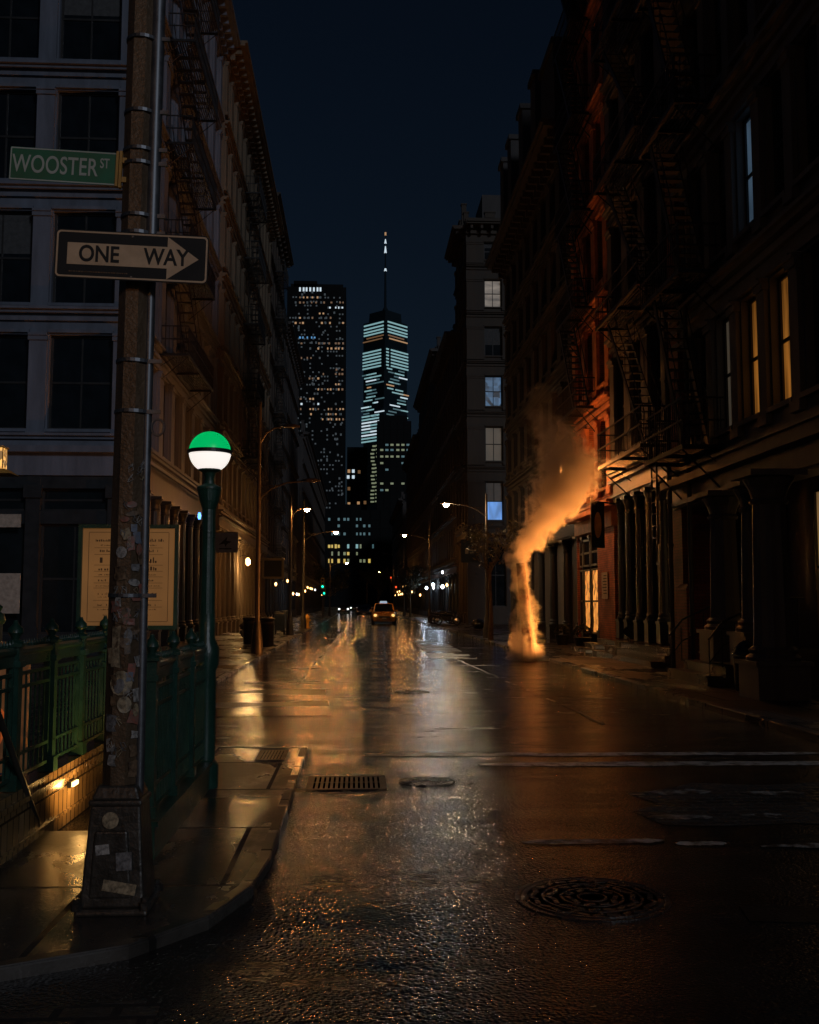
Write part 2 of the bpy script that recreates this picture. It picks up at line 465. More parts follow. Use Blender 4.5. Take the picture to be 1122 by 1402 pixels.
# ------------------------------------------------------------------ mesh builder
class MB:
    def __init__(s):
        s.v, s.f = [], []

    def add(s, vs, fs, M=None):
        o = len(s.v)
        if M is not None:
            vs = [M @ Vector(v) for v in vs]
        s.v += [tuple(v) for v in vs]
        s.f += [tuple(i + o for i in f) for f in fs]
        return s

    def box(s, x0, x1, y0, y1, z0, z1, M=None):
        if x0 > x1: x0, x1 = x1, x0
        if y0 > y1: y0, y1 = y1, y0
        if z0 > z1: z0, z1 = z1, z0
        vs = [(x0, y0, z0), (x1, y0, z0), (x1, y1, z0), (x0, y1, z0), (x0, y0, z1), (x1, y0, z1), (x1, y1, z1), (x0, y1, z1)]
        fs = [(3, 2, 1, 0), (4, 5, 6, 7), (0, 1, 5, 4), (1, 2, 6, 5), (2, 3, 7, 6), (3, 0, 4, 7)]
        return s.add(vs, fs, M)

    def taper(s, cx, cy, z0, w0, d0, z1, w1, d1, M=None):
        vs = []
        for z, a, b in ((z0, w0 / 2, d0 / 2), (z1, w1 / 2, d1 / 2)):
            vs += [(cx - a, cy - b, z), (cx + a, cy - b, z), (cx + a, cy + b, z), (cx - a, cy + b, z)]
        fs = [(3, 2, 1, 0), (4, 5, 6, 7), (0, 1, 5, 4), (1, 2, 6, 5), (2, 3, 7, 6), (3, 0, 4, 7)]
        return s.add(vs, fs, M)

    def tube(s, pts, rad, n=8, M=None, caps=True):
        """pts: path; rad: one radius or one per point"""
        pts = [Vector(p) for p in pts]
        if not isinstance(rad, (list, tuple)):
            rad = [rad] * len(pts)
        vs, fs = [], []
        up = None
        for i, p in enumerate(pts):
            a = pts[max(i - 1, 0)]
            b = pts[min(i + 1, len(pts) - 1)]
            d = (b - a).normalized()
            if up is None:
                up = Vector((0, 0, 1)) if abs(d.z) < 0.9 else Vector((1, 0, 0))
            x = d.cross(up).normalized()
            y = x.cross(d).normalized()
            up = y
            for k in range(n):
                t = 2 * PI * k / n + PI / n
                vs.append(p + (x * math.cos(t) + y * math.sin(t)) * rad[i])
        for i in range(len(pts) - 1):
            for k in range(n):
                k2 = (k + 1) % n
                fs.append((i * n + k, (i + 1) * n + k, (i + 1) * n + k2, i * n + k2))
        if caps:
            fs.append(tuple(range(n)))
            fs.append(tuple(reversed(range((len(pts) - 1) * n, len(pts) * n))))
        return s.add(vs, fs, M)

    def lathe(s, prof, n=16, c=(0, 0, 0), M=None, flute=0.0):
        vs, fs = [], []
        for r, z in prof:
            for k in range(n):
                t = 2 * PI * k / n
                q = r * (1 - (flute if k % 2 else 0))
                vs.append((c[0] + q * math.cos(t), c[1] + q * math.sin(t), c[2] + z))
        m = len(prof)
        for i in range(m - 1):
            for k in range(n):
                k2 = (k + 1) % n
                fs.append((i * n + k, i * n + k2, (i + 1) * n + k2, (i + 1) * n + k))
        fs.append(tuple(reversed(range(n))))
        fs.append(tuple(range((m - 1) * n, m * n)))
        return s.add(vs, fs, M)

    def prism(s, pts, z0, z1, M=None):
        n = len(pts)
        vs = [(x, y, z0) for x, y in pts] + [(x, y, z1) for x, y in pts]
        fs = [tuple(reversed(range(n))), tuple(range(n, 2 * n))]
        fs += [(i, (i + 1) % n, n + (i + 1) % n, n + i) for i in range(n)]
        return s.add(vs, fs, M)

    def loft(s, rings, M=None, caps=True):
        n = len(rings[0])
        vs = [p for r in rings for p in r]
        fs = []
        for i in range(len(rings) - 1):
            for k in range(n):
                k2 = (k + 1) % n
                fs.append((i * n + k, i * n + k2, (i + 1) * n + k2, (i + 1) * n + k))
        if caps:
            fs.append(tuple(reversed(range(n))))
            fs.append(tuple(range((len(rings) - 1) * n, len(rings) * n)))
        return s.add(vs, fs, M)

    def mesh(s, name, m, smooth=None, fix=False):
        me = bpy.data.meshes.new(name)
        me.from_pydata(s.v, [], s.f)
        if fix:
            bm = bmesh.new()
            bm.from_mesh(me)
            bmesh.ops.recalc_face_normals(bm, faces=bm.faces)
            bm.to_mesh(me)
            bm.free()
        if m is not None:
            me.materials.append(m)
        if smooth:
            for p in me.polygons:
                p.use_smooth = True
            me.set_sharp_from_angle(angle=R(smooth))
        me.update()
        return me

    def build(s, name, m, parent=None, M=None, smooth=None, bevel=0, fix=False):
        return link(name, s.mesh(name, m, smooth, fix), parent, M, bevel)


def link(name, me, parent=None, M=None, bevel=0):
    o = bpy.data.objects.new(name, me)
    col.objects.link(o)
    if parent is not None:
        o.parent = parent
    if M is not None:
        o.matrix_local = M
    if bevel:
        b = o.modifiers.new("bevel", 'BEVEL')
        b.width = bevel
        b.segments = 2
        b.limit_method = 'ANGLE'
    return o


def tag(o, label, cat, group=None, kind=None):
    if label: o['label'] = label
    if cat: o['category'] = cat
    if group: o['group'] = group
    if kind: o['kind'] = kind
    return o


def thing(name, label, cat, loc=(0, 0, 0), rz=0.0, group=None):
    o = bpy.data.objects.new(name, None)
    o.empty_display_size = 0.2
    col.objects.link(o)
    o.location = loc
    o.rotation_euler = (0, 0, rz)
    return tag(o, label, cat, group)


def structure(o):
    o['kind'] = 'structure'
    return o


def copy_tree(o, parent=None):
    c = o.copy()
    col.objects.link(c)
    c.parent = parent
    for ch in list(o.children):
        copy_tree(ch, c)
    return c


def T(x, y, z=0.0):
    return Matrix.Translation((x, y, z))


def RZ(a):
    return Matrix.Rotation(a, 4, 'Z')


def RX(a):
    return Matrix.Rotation(a, 4, 'X')


def text_mesh(body, m, size, depth=0.001, bold=0.0, sx=1.0, spacing=1.0):
    c = bpy.data.curves.new('lettering', 'FONT')
    c.body = body
    c.size = size
    c.extrude = depth
    c.offset = bold
    c.space_character = spacing
    c.align_x = 'CENTER'
    c.align_y = 'CENTER'
    o = bpy.data.objects.new('lettering', c)
    col.objects.link(o)
    dg = bpy.context.evaluated_depsgraph_get()
    me = bpy.data.meshes.new_from_object(o.evaluated_get(dg))
    bpy.data.objects.remove(o)
    bpy.data.curves.remove(c)
    for v in me.vertices:
        v.co.x *= sx
    me.materials.clear()
    me.materials.append(m)
    return me


def lamp(name, kind, loc, energy, colour, radius=0.1, parent=None, target=None, cone=120, blend=0.5):
    l = bpy.data.lights.new(name, kind)
    l.energy = energy
    l.color = colour
    l.shadow_soft_size = radius
    o = bpy.data.objects.new(name, l)
    col.objects.link(o)
    o.location = loc
    if kind == 'SPOT':
        l.spot_size = R(cone)
        l.spot_blend = blend
        o.rotation_euler = (Vector(target) - Vector(loc)).to_track_quat('-Z', 'Y').to_euler()
    if parent is not None:
        o.parent = parent
    return o


# ------------------------------------------------------------------ ground, road, pavements
PZ = 0.06
KL, KR = -2.85, 5.5
structure(MB().add([(-3000, -60, -0.3), (3000, -60, -0.3), (3000, 6000, -0.3), (-3000, 6000, -0.3)], [(0, 1, 2, 3)]).build('ground', MAT['earth']))
structure(MB().add([(-60, -40, 0), (60, -40, 0), (60, 420, 0), (-60, 420, 0)], [(0, 1, 2, 3)]).build('road', MAT['asphalt']))


def fill(name, outer, holes, z, m):
    bm = bmesh.new()
    edges = []
    for loop in [outer] + holes:
        vs = [bm.verts.new((x, y, z)) for x, y in loop]
        for i in range(len(vs)):
            edges.append(bm.edges.new((vs[i], vs[(i + 1) % len(vs)])))
    bmesh.ops.triangle_fill(bm, use_beauty=True, edges=edges)
    bmesh.ops.recalc_face_normals(bm, faces=bm.faces)
    for f in bm.faces:
        if f.normal.z < 0:
            f.normal_flip()
    me = bpy.data.meshes.new(name)
    bm.to_mesh(me)
    bm.free()
    me.materials.append(m)
    return structure(link(name, me))


# the kerb line of the left pavement, round the subway corner
corner = [(-40, 4.45), (-8, 4.45), (-4, 4.5), (-2.3, 4.58), (-1.55, 4.72), (-1.05, 4.98), (-0.74, 5.4), (-0.58, 5.95), (-0.53, 6.6), (-0.53, 11.5), (-2.55, 11.85), (-2.85, 13.2), (KL, 40), (KL, 100), (KL, 420)]
HOLE = [(-2.16, 7.45), (-1.36, 7.45), (-1.36, 9.05), (-2.16, 9.05)]
fill('pavement', corner + [(-40, 420)], [HOLE], PZ, MAT['slabs'])
fill('pavement', [(KR, -30), (40, -30), (40, 420), (KR, 420)], [], PZ + 0.02, MAT['slabs'])


def kerb(pts, wd, h):
    """a real kerb stone along a line, its road face on the line, its body to the left of travel"""
    rings = []
    P = [Vector((x, y, 0)) for x, y in pts]
    for i, p in enumerate(P):
        a, b = P[max(0, i - 1)], P[min(len(P) - 1, i + 1)]
        d = (b - a).normalized()
        n = Vector((-d.y, d.x, 0)) * wd
        rings.append([p + Vector((0, 0, -0.02)), p + Vector((0, 0, h - 0.015)), p + n * 0.12 + Vector((0, 0, h)), p + n + Vector((0, 0, h)), p + n + Vector((0, 0, -0.02))])
    mb = MB().loft(rings)
    return structure(mb.build('kerb', MAT['kerb'], fix=True))


kerb(corner[1:], 0.075, PZ + 0.006)
kerb([(KR, 420), (KR, 100), (KR, 60), (KR, 30), (KR, 12), (KR, -25)], -0.16 * -1, PZ + 0.026)

# painted lines and patches, each a sheet of its own just above the road
def sheet(name, pts, z, m):
    return structure(MB().add([(x, y, z) for x, y in pts], [tuple(range(len(pts)))]).build(name, m))


def band(name, x0, x1, y, wd, z, m, jag=0.02, n=26, skew=0.0):
    up, lo = [], []
    for i in range(n + 1):
        t = i / n
        x = x0 + (x1 - x0) * t
        yy = y + skew * t
        e = min(1.0, 6 * min(t, 1 - t) + 0.25)
        lo.append((x, yy - wd / 2 * e + rnd.uniform(-jag, jag)))
        up.append((x, yy + wd / 2 * e + rnd.uniform(-jag, jag)))
    return sheet(name, lo + up[::-1], z, m)


band('crosswalk_line', 0.1, 5.4, 11.35, 0.22, 0.004, MAT['paint'], skew=-0.15)
band('crosswalk_line', 1.25, 5.4, 10.62, 0.26, 0.004, MAT['paint'], skew=-0.1)
band('crosswalk_line', 1.15, 2.15, 7.18, 0.13, 0.008, MAT['paint2'], 0.01)
band('crosswalk_line', 2.2, 2.55, 7.08, 0.11, 0.008, MAT['paint'], 0.01)
band('crosswalk_line', 2.75, 5.4, 6.98, 0.14, 0.008, MAT['paint2'], 0.015)
sheet('cobble_patch', [(2.3, 7.7), (2.7, 7.62), (3.3, 7.7), (3.9, 7.55), (4.7, 7.62), (5.45, 7.5), (5.45, 9.3), (4.9, 9.2), (4.3, 9.42), (3.7, 9.3), (3.1, 9.45), (2.7, 9.1), (2.35, 8.95), (2.5, 8.5), (2.2, 8.2)], 0.004, MAT['cobble'])
for k in range(9):
    x0 = 2.2 + 0.36 * k + rnd.uniform(-.1, .1)
    yy = rnd.choice([8.0, 8.45, 8.9]) + rnd.uniform(-.1, .1)
    band('worn_marking', x0, x0 + rnd.uniform(.3, .6), yy, rnd.uniform(.1, .22), 0.008, MAT['paint2'], 0.03, 6)
sheet('cobble_patch', [(-1.7, 3.2), (-0.75, 3.3), (-0.8, 4.5), (-1.2, 4.4), (-1.9, 4.2)], 0.004, MAT['cobble'])
sheet('asphalt_patch', [(-2.7, 15.2), (-0.35, 15.3), (-0.6, 19.9), (-2.75, 20.1)], 0.004, MAT['patch'])
sheet('asphalt_patch', [(2.2, 31), (3.6, 30.5), (3.7, 44), (2.5, 44.5)], 0.004, MAT['patch'])
sheet('asphalt_patch', [(2.05, 5.38), (2.45, 5.33), (2.5, 5.62), (2.1, 5.66)], 0.004, MAT['patch'])
for (xa, ya, xb, yb) in [(0.6, 18, 1.6, 60), (3.4, 14, 2.9, 33), (-1.2, 21, -0.6, 70)]:   # tar seams
    n = 30
    L, U = [], []
    for i in range(n + 1):
        t = i / n
        x = xa + (xb - xa) * t + rnd.uniform(-.04, .04)
        L.append((x - .03, ya + (yb - ya) * t))
        U.append((x + .03, ya + (yb - ya) * t))
    sheet('tar_seam', L + U[::-1], 0.008, MAT['patch'])


def manhole(x, y, r, label):
    t = thing('manhole_cover', label, 'manhole cover', (x, y, 0))
    f = MB()
    f.lathe([(r * 1.0, 0), (r * 1.0, .005), (r * .955, .007), (r * .93, .004), (r * .93, 0)], 64)
    f.build('ring_frame', MAT['iron'], t, smooth=30)
    d = MB().lathe([(r * .92, 0.0), (r * .92, .003), (0.001, .003)], 64)
    for rr in (.88, .66, .42, .2):
        d.lathe([(r * rr, .003), (r * rr, .008), (r * (rr - .035), .008), (r * (rr - .035), .003)], 64)
    for ring, n, h in ((.77, 26, .1), (.54, 18, .1), (.31, 10, .08)):
        for k in range(n):
            a = 2 * PI * k / n
            d.box(-r * .035, r * .035, -r * h * .8, r * h * .8, .003, .0075, RZ(a) @ T(r * ring, 0) @ RZ(.5 if k % 2 else -.3))
    d.build('lid', MAT['iron'], t)
    return t


manhole(1.33, 5.85, 0.43, 'large round iron manhole cover with ringed pattern, nearest in the wet road')
manhole(0.66, 9.65, 0.26, 'small round manhole cover beside the long drain grate')
manhole(1.05, 19.3, 0.33, 'round manhole cover in mid road before the steam stack')


def grate(x0, x1, y0, y1, z, label, n, along):
    t = thing('drain_grate', label, 'drain grate', (x0, y0, z))
    W, D = x1 - x0, y1 - y0
    m = MB()
    for a in ((0, W, 0, .04), (0, W, D - .04, D), (0, .04, .04, D - .04), (W - .04, W, .04, D - .04)):
        m.box(a[0], a[1], a[2], a[3], 0, .007)
    m.build('frame', MAT['blackiron'], t)
    b = MB()
    MB().box(.04, W - .04, .04, D - .04, -.002, .002).build('pit', MAT['pit_shade'], t)  # flat black sheet; the shade inside the drain is put into its colour
    for k in range(1, n):
        u = W * k / n
        b.box(u - .012, u + .012, .04, D - .04, .002, .006)
    b.box(.04, W - .04, D / 2 - .012, D / 2 + .012, .0062, .008)
    b.build('bars', MAT['blackiron'], t)


grate(-0.44, 0.28, 9.25, 9.95, .003, 'long iron drain grate in the road beside the corner kerb', 16, 0)
grate(-1.02, -0.72, 10.6, 11.3, PZ + .003, 'square iron drain grate set in the corner pavement', 9, 0)


# ------------------------------------------------------------------ buildings
WCACHE = {}


def window_meshes(w_, h_, frame_mat, mull):
    k = (round(w_, 3), round(h_, 3), frame_mat, mull)
    if k not in WCACHE:
        f = MB()
        a = .07
        f.box(-w_ / 2, -w_ / 2 + a, -.06, .04, 0, h_)
        f.box(w_ / 2 - a, w_ / 2, -.06, .04, 0, h_)
        f.box(-w_ / 2 + a, w_ / 2 - a, -.06, .04, h_ - a, h_)
        f.box(-w_ / 2 + a, w_ / 2 - a, -.06, .06, 0, a)
        f.box(-w_ / 2 + a, w_ / 2 - a, -.045, .025, h_ * .5 - .035, h_ * .5 + .035)
        if mull:
            f.box(-.025, .025, -.04, .02, a, h_ * .5 - .035)
            f.box(-.025, .025, -.04, .02, h_ * .5 + .035, h_ - a)
        p = MB().box(-w_ / 2 + .02, w_ / 2 - .02, -.03, -.005, .02, h_ - .02)
        WCACHE[k] = (f.mesh('window', MAT[frame_mat]), p)
    return WCACHE[k]


PCACHE = {}


def add_window(root, M, w_, h_, pane='glass', frame='darkframe', mull=True, name='window', label=None):
    fm, pb = window_meshes(w_, h_, frame, mull)
    o = link(name, fm, root, M)
    if label: o['label'] = label
    pm = E.get(pane) or MAT[pane]
    k = (round(w_, 3), round(h_, 3), pane)
    if k not in PCACHE:
        PCACHE[k] = pb.mesh('pane', pm)
    link('pane', PCACHE[k], o)
    if pane == 'glass' and name == 'window' and rnd.random() < .5:      # a blind let down behind the glass bars
        dr = rnd.choice([.28, .45, .6, .45])
        k = ('blind', round(w_, 3), round(h_, 3), dr)
        if k not in PCACHE:
            PCACHE[k] = MB().box(-w_ / 2 + .075, w_ / 2 - .075, -.004, .004, h_ * (1 - dr), h_ - .08).mesh('blind', MAT['blindgrey'])
        link('blind', PCACHE[k], o)
    return o


class Building:
    def __init__(s, name, label, mats, loc, cat='building'):
        s.root = thing(name, label, cat, loc)
        s.loc = Vector(loc)
        s.m = mats                       # wall, trim
        s.wall, s.trim, s.cornice = MB(), MB(), MB()

    def finish(s):
        if s.wall.v: s.wall.build('wall', s.m[0], s.root)
        if s.trim.v: s.trim.build('trim', s.m[1], s.root)
        if s.cornice.v: s.cornice.build('cornice', s.m[1], s.root)


def facade(b, M, W, floors, centers, ww, panes=None, sill=.7, head=.5, pil=True, corn=0.8, detail=2, frame='darkframe', mull=True, depth=.34, end=0.0):
    """upper storeys of one street front, in its own (along, outward, up) frame; returns nothing"""
    wl, tr = b.wall, b.trim
    panes = panes or {}
    centers = sorted(centers)
    edges = [0.0] + [x for c in centers for x in (c - ww / 2, c + ww / 2)] + [W]
    nf = len(floors) - 1
    for i in range(nf):
        z0, z1 = floors[i], floors[i + 1]
        zs, zh = z0 + sill, z1 - head
        wl.box(0, W, -depth, 0, z0, zs, M)
        wl.box(0, W, -depth, 0, zh, z1, M)
        for k in range(0, len(edges), 2):
            a, c = edges[k], edges[k + 1]
            wl.box(a, c, -depth, 0, zs, zh, M)
            if pil and c - a > .25:
                a2, c2 = a + .05, c - .05
                if k == 0: a2 = .02
                if k == len(edges) - 2: c2 = W - .02
                tr.box(a2, c2, .003, .10, zs - .1, zh - .2, M)
                if detail > 1:
                    tr.box(a2 - .03, c2 + .03, .003, .15, zh - .2, zh - .06, M)
                    tr.box(a2 - .02, c2 + .02, .003, .19, zh - .06, zh + .02, M)
                    tr.box(a2 - .02, c2 + .02, .003, .14, zs - .3, zs - .1, M)
        for ci, c in enumerate(centers):
            if detail > 1:
                tr.box(c - ww / 2 - .06, c + ww / 2 + .06, .003, .12, zs - .1, zs - .003, M)
                tr.box(c - ww / 2 - .04, c + ww / 2 + .04, .003, .09, zh + .05, zh + .15, M)
            pk = panes.get((i, ci)) or panes.get('default', 'glass')
            if isinstance(pk, tuple): pk = pk[rnd.randrange(len(pk))]
            add_window(b.root, M @ T(c, -.2, zs), ww, zh - zs, pk, frame, mull)
        # storey ledge
        tr.box(-end, W + end, .004, .16, z0 + .02, z0 + .12, M)
        tr.box(-end, W + end, .004, .26, z0 + .12, z0 + .2, M)
        if detail > 1:
            tr.box(-end, W + end, .004, .1, z0 - .22, z0 - .1, M)
    zt = floors[-1]
    if corn:
        cn = b.cornice
        cn.box(-end, W + end, .005, .2, zt - .35, zt - .1, M)
        n = max(2, int(W / (0.75 if detail > 1 else 1.3)))
        for k in range(n):
            u = (k + .5) * W / n
            cn.box(u - .1, u + .1, .2, corn * .8, zt - .1, zt + .22, M)
            cn.box(u - .08, u + .08, .2, corn * .45, zt - .42, zt - .1, M)
        cn.box(-end, W + end, .005, corn, zt + .22, zt + .36, M)
        cn.box(-end, W + end, .005, corn + .12, zt + .36, zt + .5, M)
        cn.box(-end, W + end, -.3, .1, zt - .1, zt + .22, M)
        cn.box(-end, W + end, -.3, .02, zt + .5, zt + 1.0, M)
        u = rnd.uniform(.3, 1.2)
        while u < W - .6:                      # parapet pedestals and little gables break the roofline
            hh = rnd.choice([.4, .7, 1.3, 2.0] if detail > 1 else [.35, .5, .9, 1.3])
            ww_ = rnd.uniform(.35, .9)
            cn.box(u, min(W, u + ww_), -.32, .06, zt + 1.001, zt + 1.0 + hh, M)
            cn.box(u - .06, min(W, u + ww_) + .06, -.36, .12, zt + 1.0 + hh, zt + 1.1 + hh, M)
            u += ww_ + rnd.uniform(.9, 2.6)


COLC = {}


def column_mesh(r, h, m, flute=True, n=20):
    k = (r, h, m)
    if k not in COLC:
        c = MB()
        c.box(-r * 1.35, r * 1.35, -r * 1.35, r * 1.35, 0, .55)
        c.box(-r * 1.5, r * 1.5, -r * 1.5, r * 1.5, .55, .62)
        c.lathe([(r * 1.35, .62), (r * 1.4, .68), (r * 1.15, .74), (r * 1.25, .8), (r, .86)], n)
        c.lathe([(r, .86), (r * .86, h - .55)], n, flute=.07 if flute else 0)
        c.lathe([(r * .95, h - .55), (r * 1.02, h - .5), (r * .86, h - .45), (r * 1.0, h - .3), (r * 1.35, h - .12), (r * 1.2, h - .1)], n)
        c.box(-r * 1.5, r * 1.5, -r * 1.5, r * 1.5, h - .1, h)
        COLC[k] = c.mesh('column', MAT[m])
    return COLC[k]


def shopfront(b, M, W, z0, z1, ncol, colmat, r=.17, panes=None, recess=.75, pane='shopglass', ent=.75, glassmat='f_shop', flat=False):
    """ground floor: columns carrying an entablature, glazed bays set back behind them"""
    b.trim.box(0, W, -.34, .05, z1 - ent, z1 - .02, M)
    b.trim.box(-.05, W + .05, .055, .2, z1 - .2, z1 - .1, M)
    b.trim.box(-.05, W + .05, .055, .12, z1 - ent + .05, z1 - ent + .12, M)
    h = z1 - ent - z0
    panes = panes or {}
    pit = W / (ncol - 1) if ncol > 1 else W
    bk = MB()
    bk.box(0, W, -recess - .3, -recess - .08, z0, z1 - ent, M)
    bk.build('shop_wall', MAT[glassmat], b.root)
    for k in range(ncol):
        u = k * pit
        u = min(max(u, r * 1.6), W - r * 1.6)
        if flat:
            c = MB()
            c.box(-r, r, -.3, .08, 0, h)
            c.box(-r * 1.2, r * 1.2, .081, .14, 0, .5)
            c.box(-r * 1.2, r * 1.2, .081, .14, h - .3, h)
            c.build('pilaster', MAT[colmat], b.root, M @ T(u, 0, z0))
        else:
            link('column', column_mesh(r, round(h, 3), colmat), b.root, M @ T(u, -r * 1.2, z0))
    for k in range(ncol - 1):
        u = (k + .5) * pit
        add_window(b.root, M @ T(u, -recess, z0 + .5), pit - .3, h - .9, panes.get(k, pane), 'darkframe', True, 'shop_window')
        # stall riser under the glass
        rs = MB().box(u - pit / 2 + .16, u + pit / 2 - .16, -recess - .06, -recess + .08, z0, z0 + .48, M)
        rs.build('stall_riser', MAT[glassmat], b.root)


def M_right(x, y0): return T(x, y0) @ RZ(R(90))          # along +Y, outward -X
def M_left(x, y1): return T(x, y1) @ RZ(R(-90))          # along -Y, outward +X
def M_front(x1, y): return T(x1, y) @ RZ(R(180))         # along -X, outward -Y


def bays(W, n, margin=0.0):
    p = (W - 2 * margin) / n
    return [margin + p * (i + .5) for i in range(n)]


def core(b, x0, x1, y0, y1, z1):
    b.wall.box(x0, x1, y0, y1, -.2, z1)


XL, XR = -7.25, 8.5
G = 'buildings lining the street'


def fl(z0, step, top):
    z = [z0]
    while z[-1] + step <= top + .01:
        z.append(z[-1] + step)
    return z


# --- left corner building: grey iron front facing us and a long side along the street
b = Building('corner_building', 'pale grey iron-front corner building behind the green globe lamp', (MAT['f_grey'], MAT['f_grey']), (0, 0, 0))
b.root['group'] = G
Fz = fl(6.7, 4.0, 30.7)
core(b, XL - 9.6, XL - .36, 32.36, 51.99, Fz[-1])
Mf = M_front(XL, 32.0)
facade(b, Mf, 10.0, Fz, [1.42, 4.02, 6.62, 9.0], 1.95, {(0, 0): 'glass', 'default': ('glass', 'glass', 'teal' if False else 'glass')}, sill=.35, head=.65, detail=2, corn=.9)
Ms = M_left(XL, 52.0)
facade(b, Ms, 19.64, Fz, bays(19.64, 8, .2), 1.55, {}, sill=.35, head=.65, detail=2, corn=.9)
b.trim.box(0, 10, -.3, .06, 5.6, 6.69, Mf)
b.trim.box(-.3, 10, .065, .3, 6.3, 6.5, Mf)
b.finish()
sf = MB()
sf.box(0, 10, -.34, -.05, PZ, .7, Mf)
for u in (.25, 2.75, 5.25, 7.75, 9.75):
    sf.box(u - .22, u + .22, -.34, .0, .7, 5.6, Mf)
    sf.box(u - .28, u + .28, .001, .08, 4.9, 5.3, Mf)
    sf.box(u - .28, u + .28, .001, .08, PZ, .9, Mf)
sf.box(0, 10, -.34, -.06, 4.1, 4.5, Mf)
sf.box(0, 10, -.34, -.02, 5.2, 5.598, Mf)
sf.build('shopfront', MAT['f_shop'], b.root)
for k, u in enumerate((1.5, 4.0, 6.5, 8.8)):
    add_window(b.root, Mf @ T(u, -.25, .7), 2.05 if k < 3 else 1.6, 3.4, 'shopglass', 'darkframe', True, 'shop_window')
    add_window(b.root, Mf @ T(u, -.25, 4.5), 2.05 if k < 3 else 1.6, .7, 'shopglass', 'darkframe', False, 'transom_window')
shopfront(b, Ms, 19.64, PZ, 6.69, 11, 'f_shop', r=.2, recess=.7, ent=1.1)
corner_b = b

# --- left: tan ornate building and the rest of the row
b = Building('stone_building', 'tan ornate stone building with amber-lit columns beyond the grey corner building', (MAT['f_tan'], MAT['f_tan']), (0, 0, 0))
b.root['group'] = G
Fz = fl(6.2, 4.1, 30.8)
core(b, XL - 12, XL - .36, 52.02, 79.98, Fz[-1])
Ms = M_left(XL + .25, 80.0)
facade(b, Ms, 28, Fz, bays(28, 12, .3), 1.3, {}, sill=.8, head=.7, detail=2, corn=1.0)
shopfront(b, Ms, 28, PZ, 6.2, 15, 'f_tan', r=.24, recess=.8, panes={12: 'cold', 3: 'doorwarm', 8: 'doorwarm'})
b.finish()


def row_building(name, label, mt, side, y0, y1, x, z0, step, top, nb, ww, panes=None, corn=.8, colmat='f_shop', sp=None, detail=1, tr=None):
    b = Building(name, label, (MAT[mt], MAT[tr or mt]), (0, 0, 0))
    b.root['group'] = G
    Fz = fl(z0, step, top)
    W = y1 - y0
    if side == 'L':
        core(b, x - 12, x - .36, y0 + .02, y1 - .02, Fz[-1])
        M = M_left(x, y1)
    else:
        core(b, x + .36, x + 12, y0 + .02, y1 - .02, Fz[-1])
        M = M_right(x, y0)
    facade(b, M, W, Fz, bays(W, nb, .25), ww, panes or {}, detail=detail, corn=corn)
    shopfront(b, M, W, PZ + (.02 if side == 'R' else 0), z0, max(3, int(W / 2.4)), colmat, r=.2, panes=sp, recess=.7)
    b.finish()
    return b


row_building('loft_building', 'dark brown loft building with fire escape after the tan stone building', 'f_brown', 'L', 80.05, 97.5, XL, 5.4, 4.1, 34.2, 7, 1.35, corn=.9, sp={2: 'doorwarm'})
row_building('loft_building', 'sooty dark loft building whose flat roofline is lower than its brown neighbour', 'f_dark', 'L', 97.55, 124, XL, 5.0, 3.9, 28.5, 10, 1.3, sp={3: 'doorwarm', 7: 'teal'})
row_building('loft_building', 'low dark building on the left row near the green traffic lights', 'f_dark', 'L', 136, 168, XL, 5.0, 3.8, 25, 12, 1.3, {(0, 4): 'amber'}, sp={2: 'doorwarm', 5: 'teal', 9: 'doorwarm'})
row_building('loft_building', 'farthest dark building of the left row in front of the tall tower', 'f_brown', 'L', 168.1, 232, XL, 5.0, 3.8, 24, 18, 1.4, {(1, 6): 'amber', (0, 11): 'amber'}, sp={4: 'doorwarm', 12: 'doorwarm'})

# --- right: nearest building with big columns and a stoop
X1 = 7.8
b = Building('iron_front_building', 'black iron-front building with fluted columns and amber windows nearest on the right', (MAT['f_black'], MAT['f_black']), (0, 0, 0))
b.root['group'] = G
Fz = fl(4.6, 3.8, 27.4)
Y0, Y1 = 9.0, 24.4
core(b, X1 + 1.5, X1 + 12, Y0, Y1, Fz[-1])
b.wall.box(X1 + .37, X1 + 1.49, Y0, Y1, 4.2, Fz[-1] - .003)
Mr = M_right(X1, Y0)
cs = [19.5 - Y0 + 1.45 * k for k in range(-6, 4)]
k5 = 6
facade(b, Mr, Y1 - Y0, Fz, cs, .98, {(0, k5): 'amber', (0, k5 - 1): 'amber', (1, k5): 'cold', (0, k5 + 1): 'paledim'}, sill=.7, head=.62, detail=2, corn=.8)
b.trim.box(0, Y1 - Y0, -.34, .12, 3.9, 4.58, Mr)
b.trim.box(-.05, Y1 - Y0, .125, .42, 4.38, 4.55, Mr)
b.trim.box(-.05, Y1 - Y0, .125, .25, 3.95, 4.05, Mr)
b.finish()
link('column', column_mesh(.32, 3.78, 'f_black'), b.root, T(6.95, 16.85, PZ + .02))
for y in (12.6, 18.7, 20.4):
    link('column', column_mesh(.3, 3.4 if y > 18 else 3.78, 'f_black'), b.root, T(7.45, y, .5 if y > 18 else PZ + .02))
bk = MB().box(X1 + 1.3, X1 + 1.5, Y0, Y1, PZ, 4.19)
bk.build('recessed_wall', MAT['f_black'], b.root)
for y, pk in ((17.2, 'shopglass'), (19.2, 'doorwarm'), (21.6, 'doorwarm'), (23.4, 'shopglass')):
    o = add_window(b.root, T(X1 + 1.26, y, .8) @ RZ(R(90)), 1.0, 3.1, pk, 'f_black' if False else 'darkframe', True, 'door')
st = MB()                                   # stoop: four treads rising to the doors
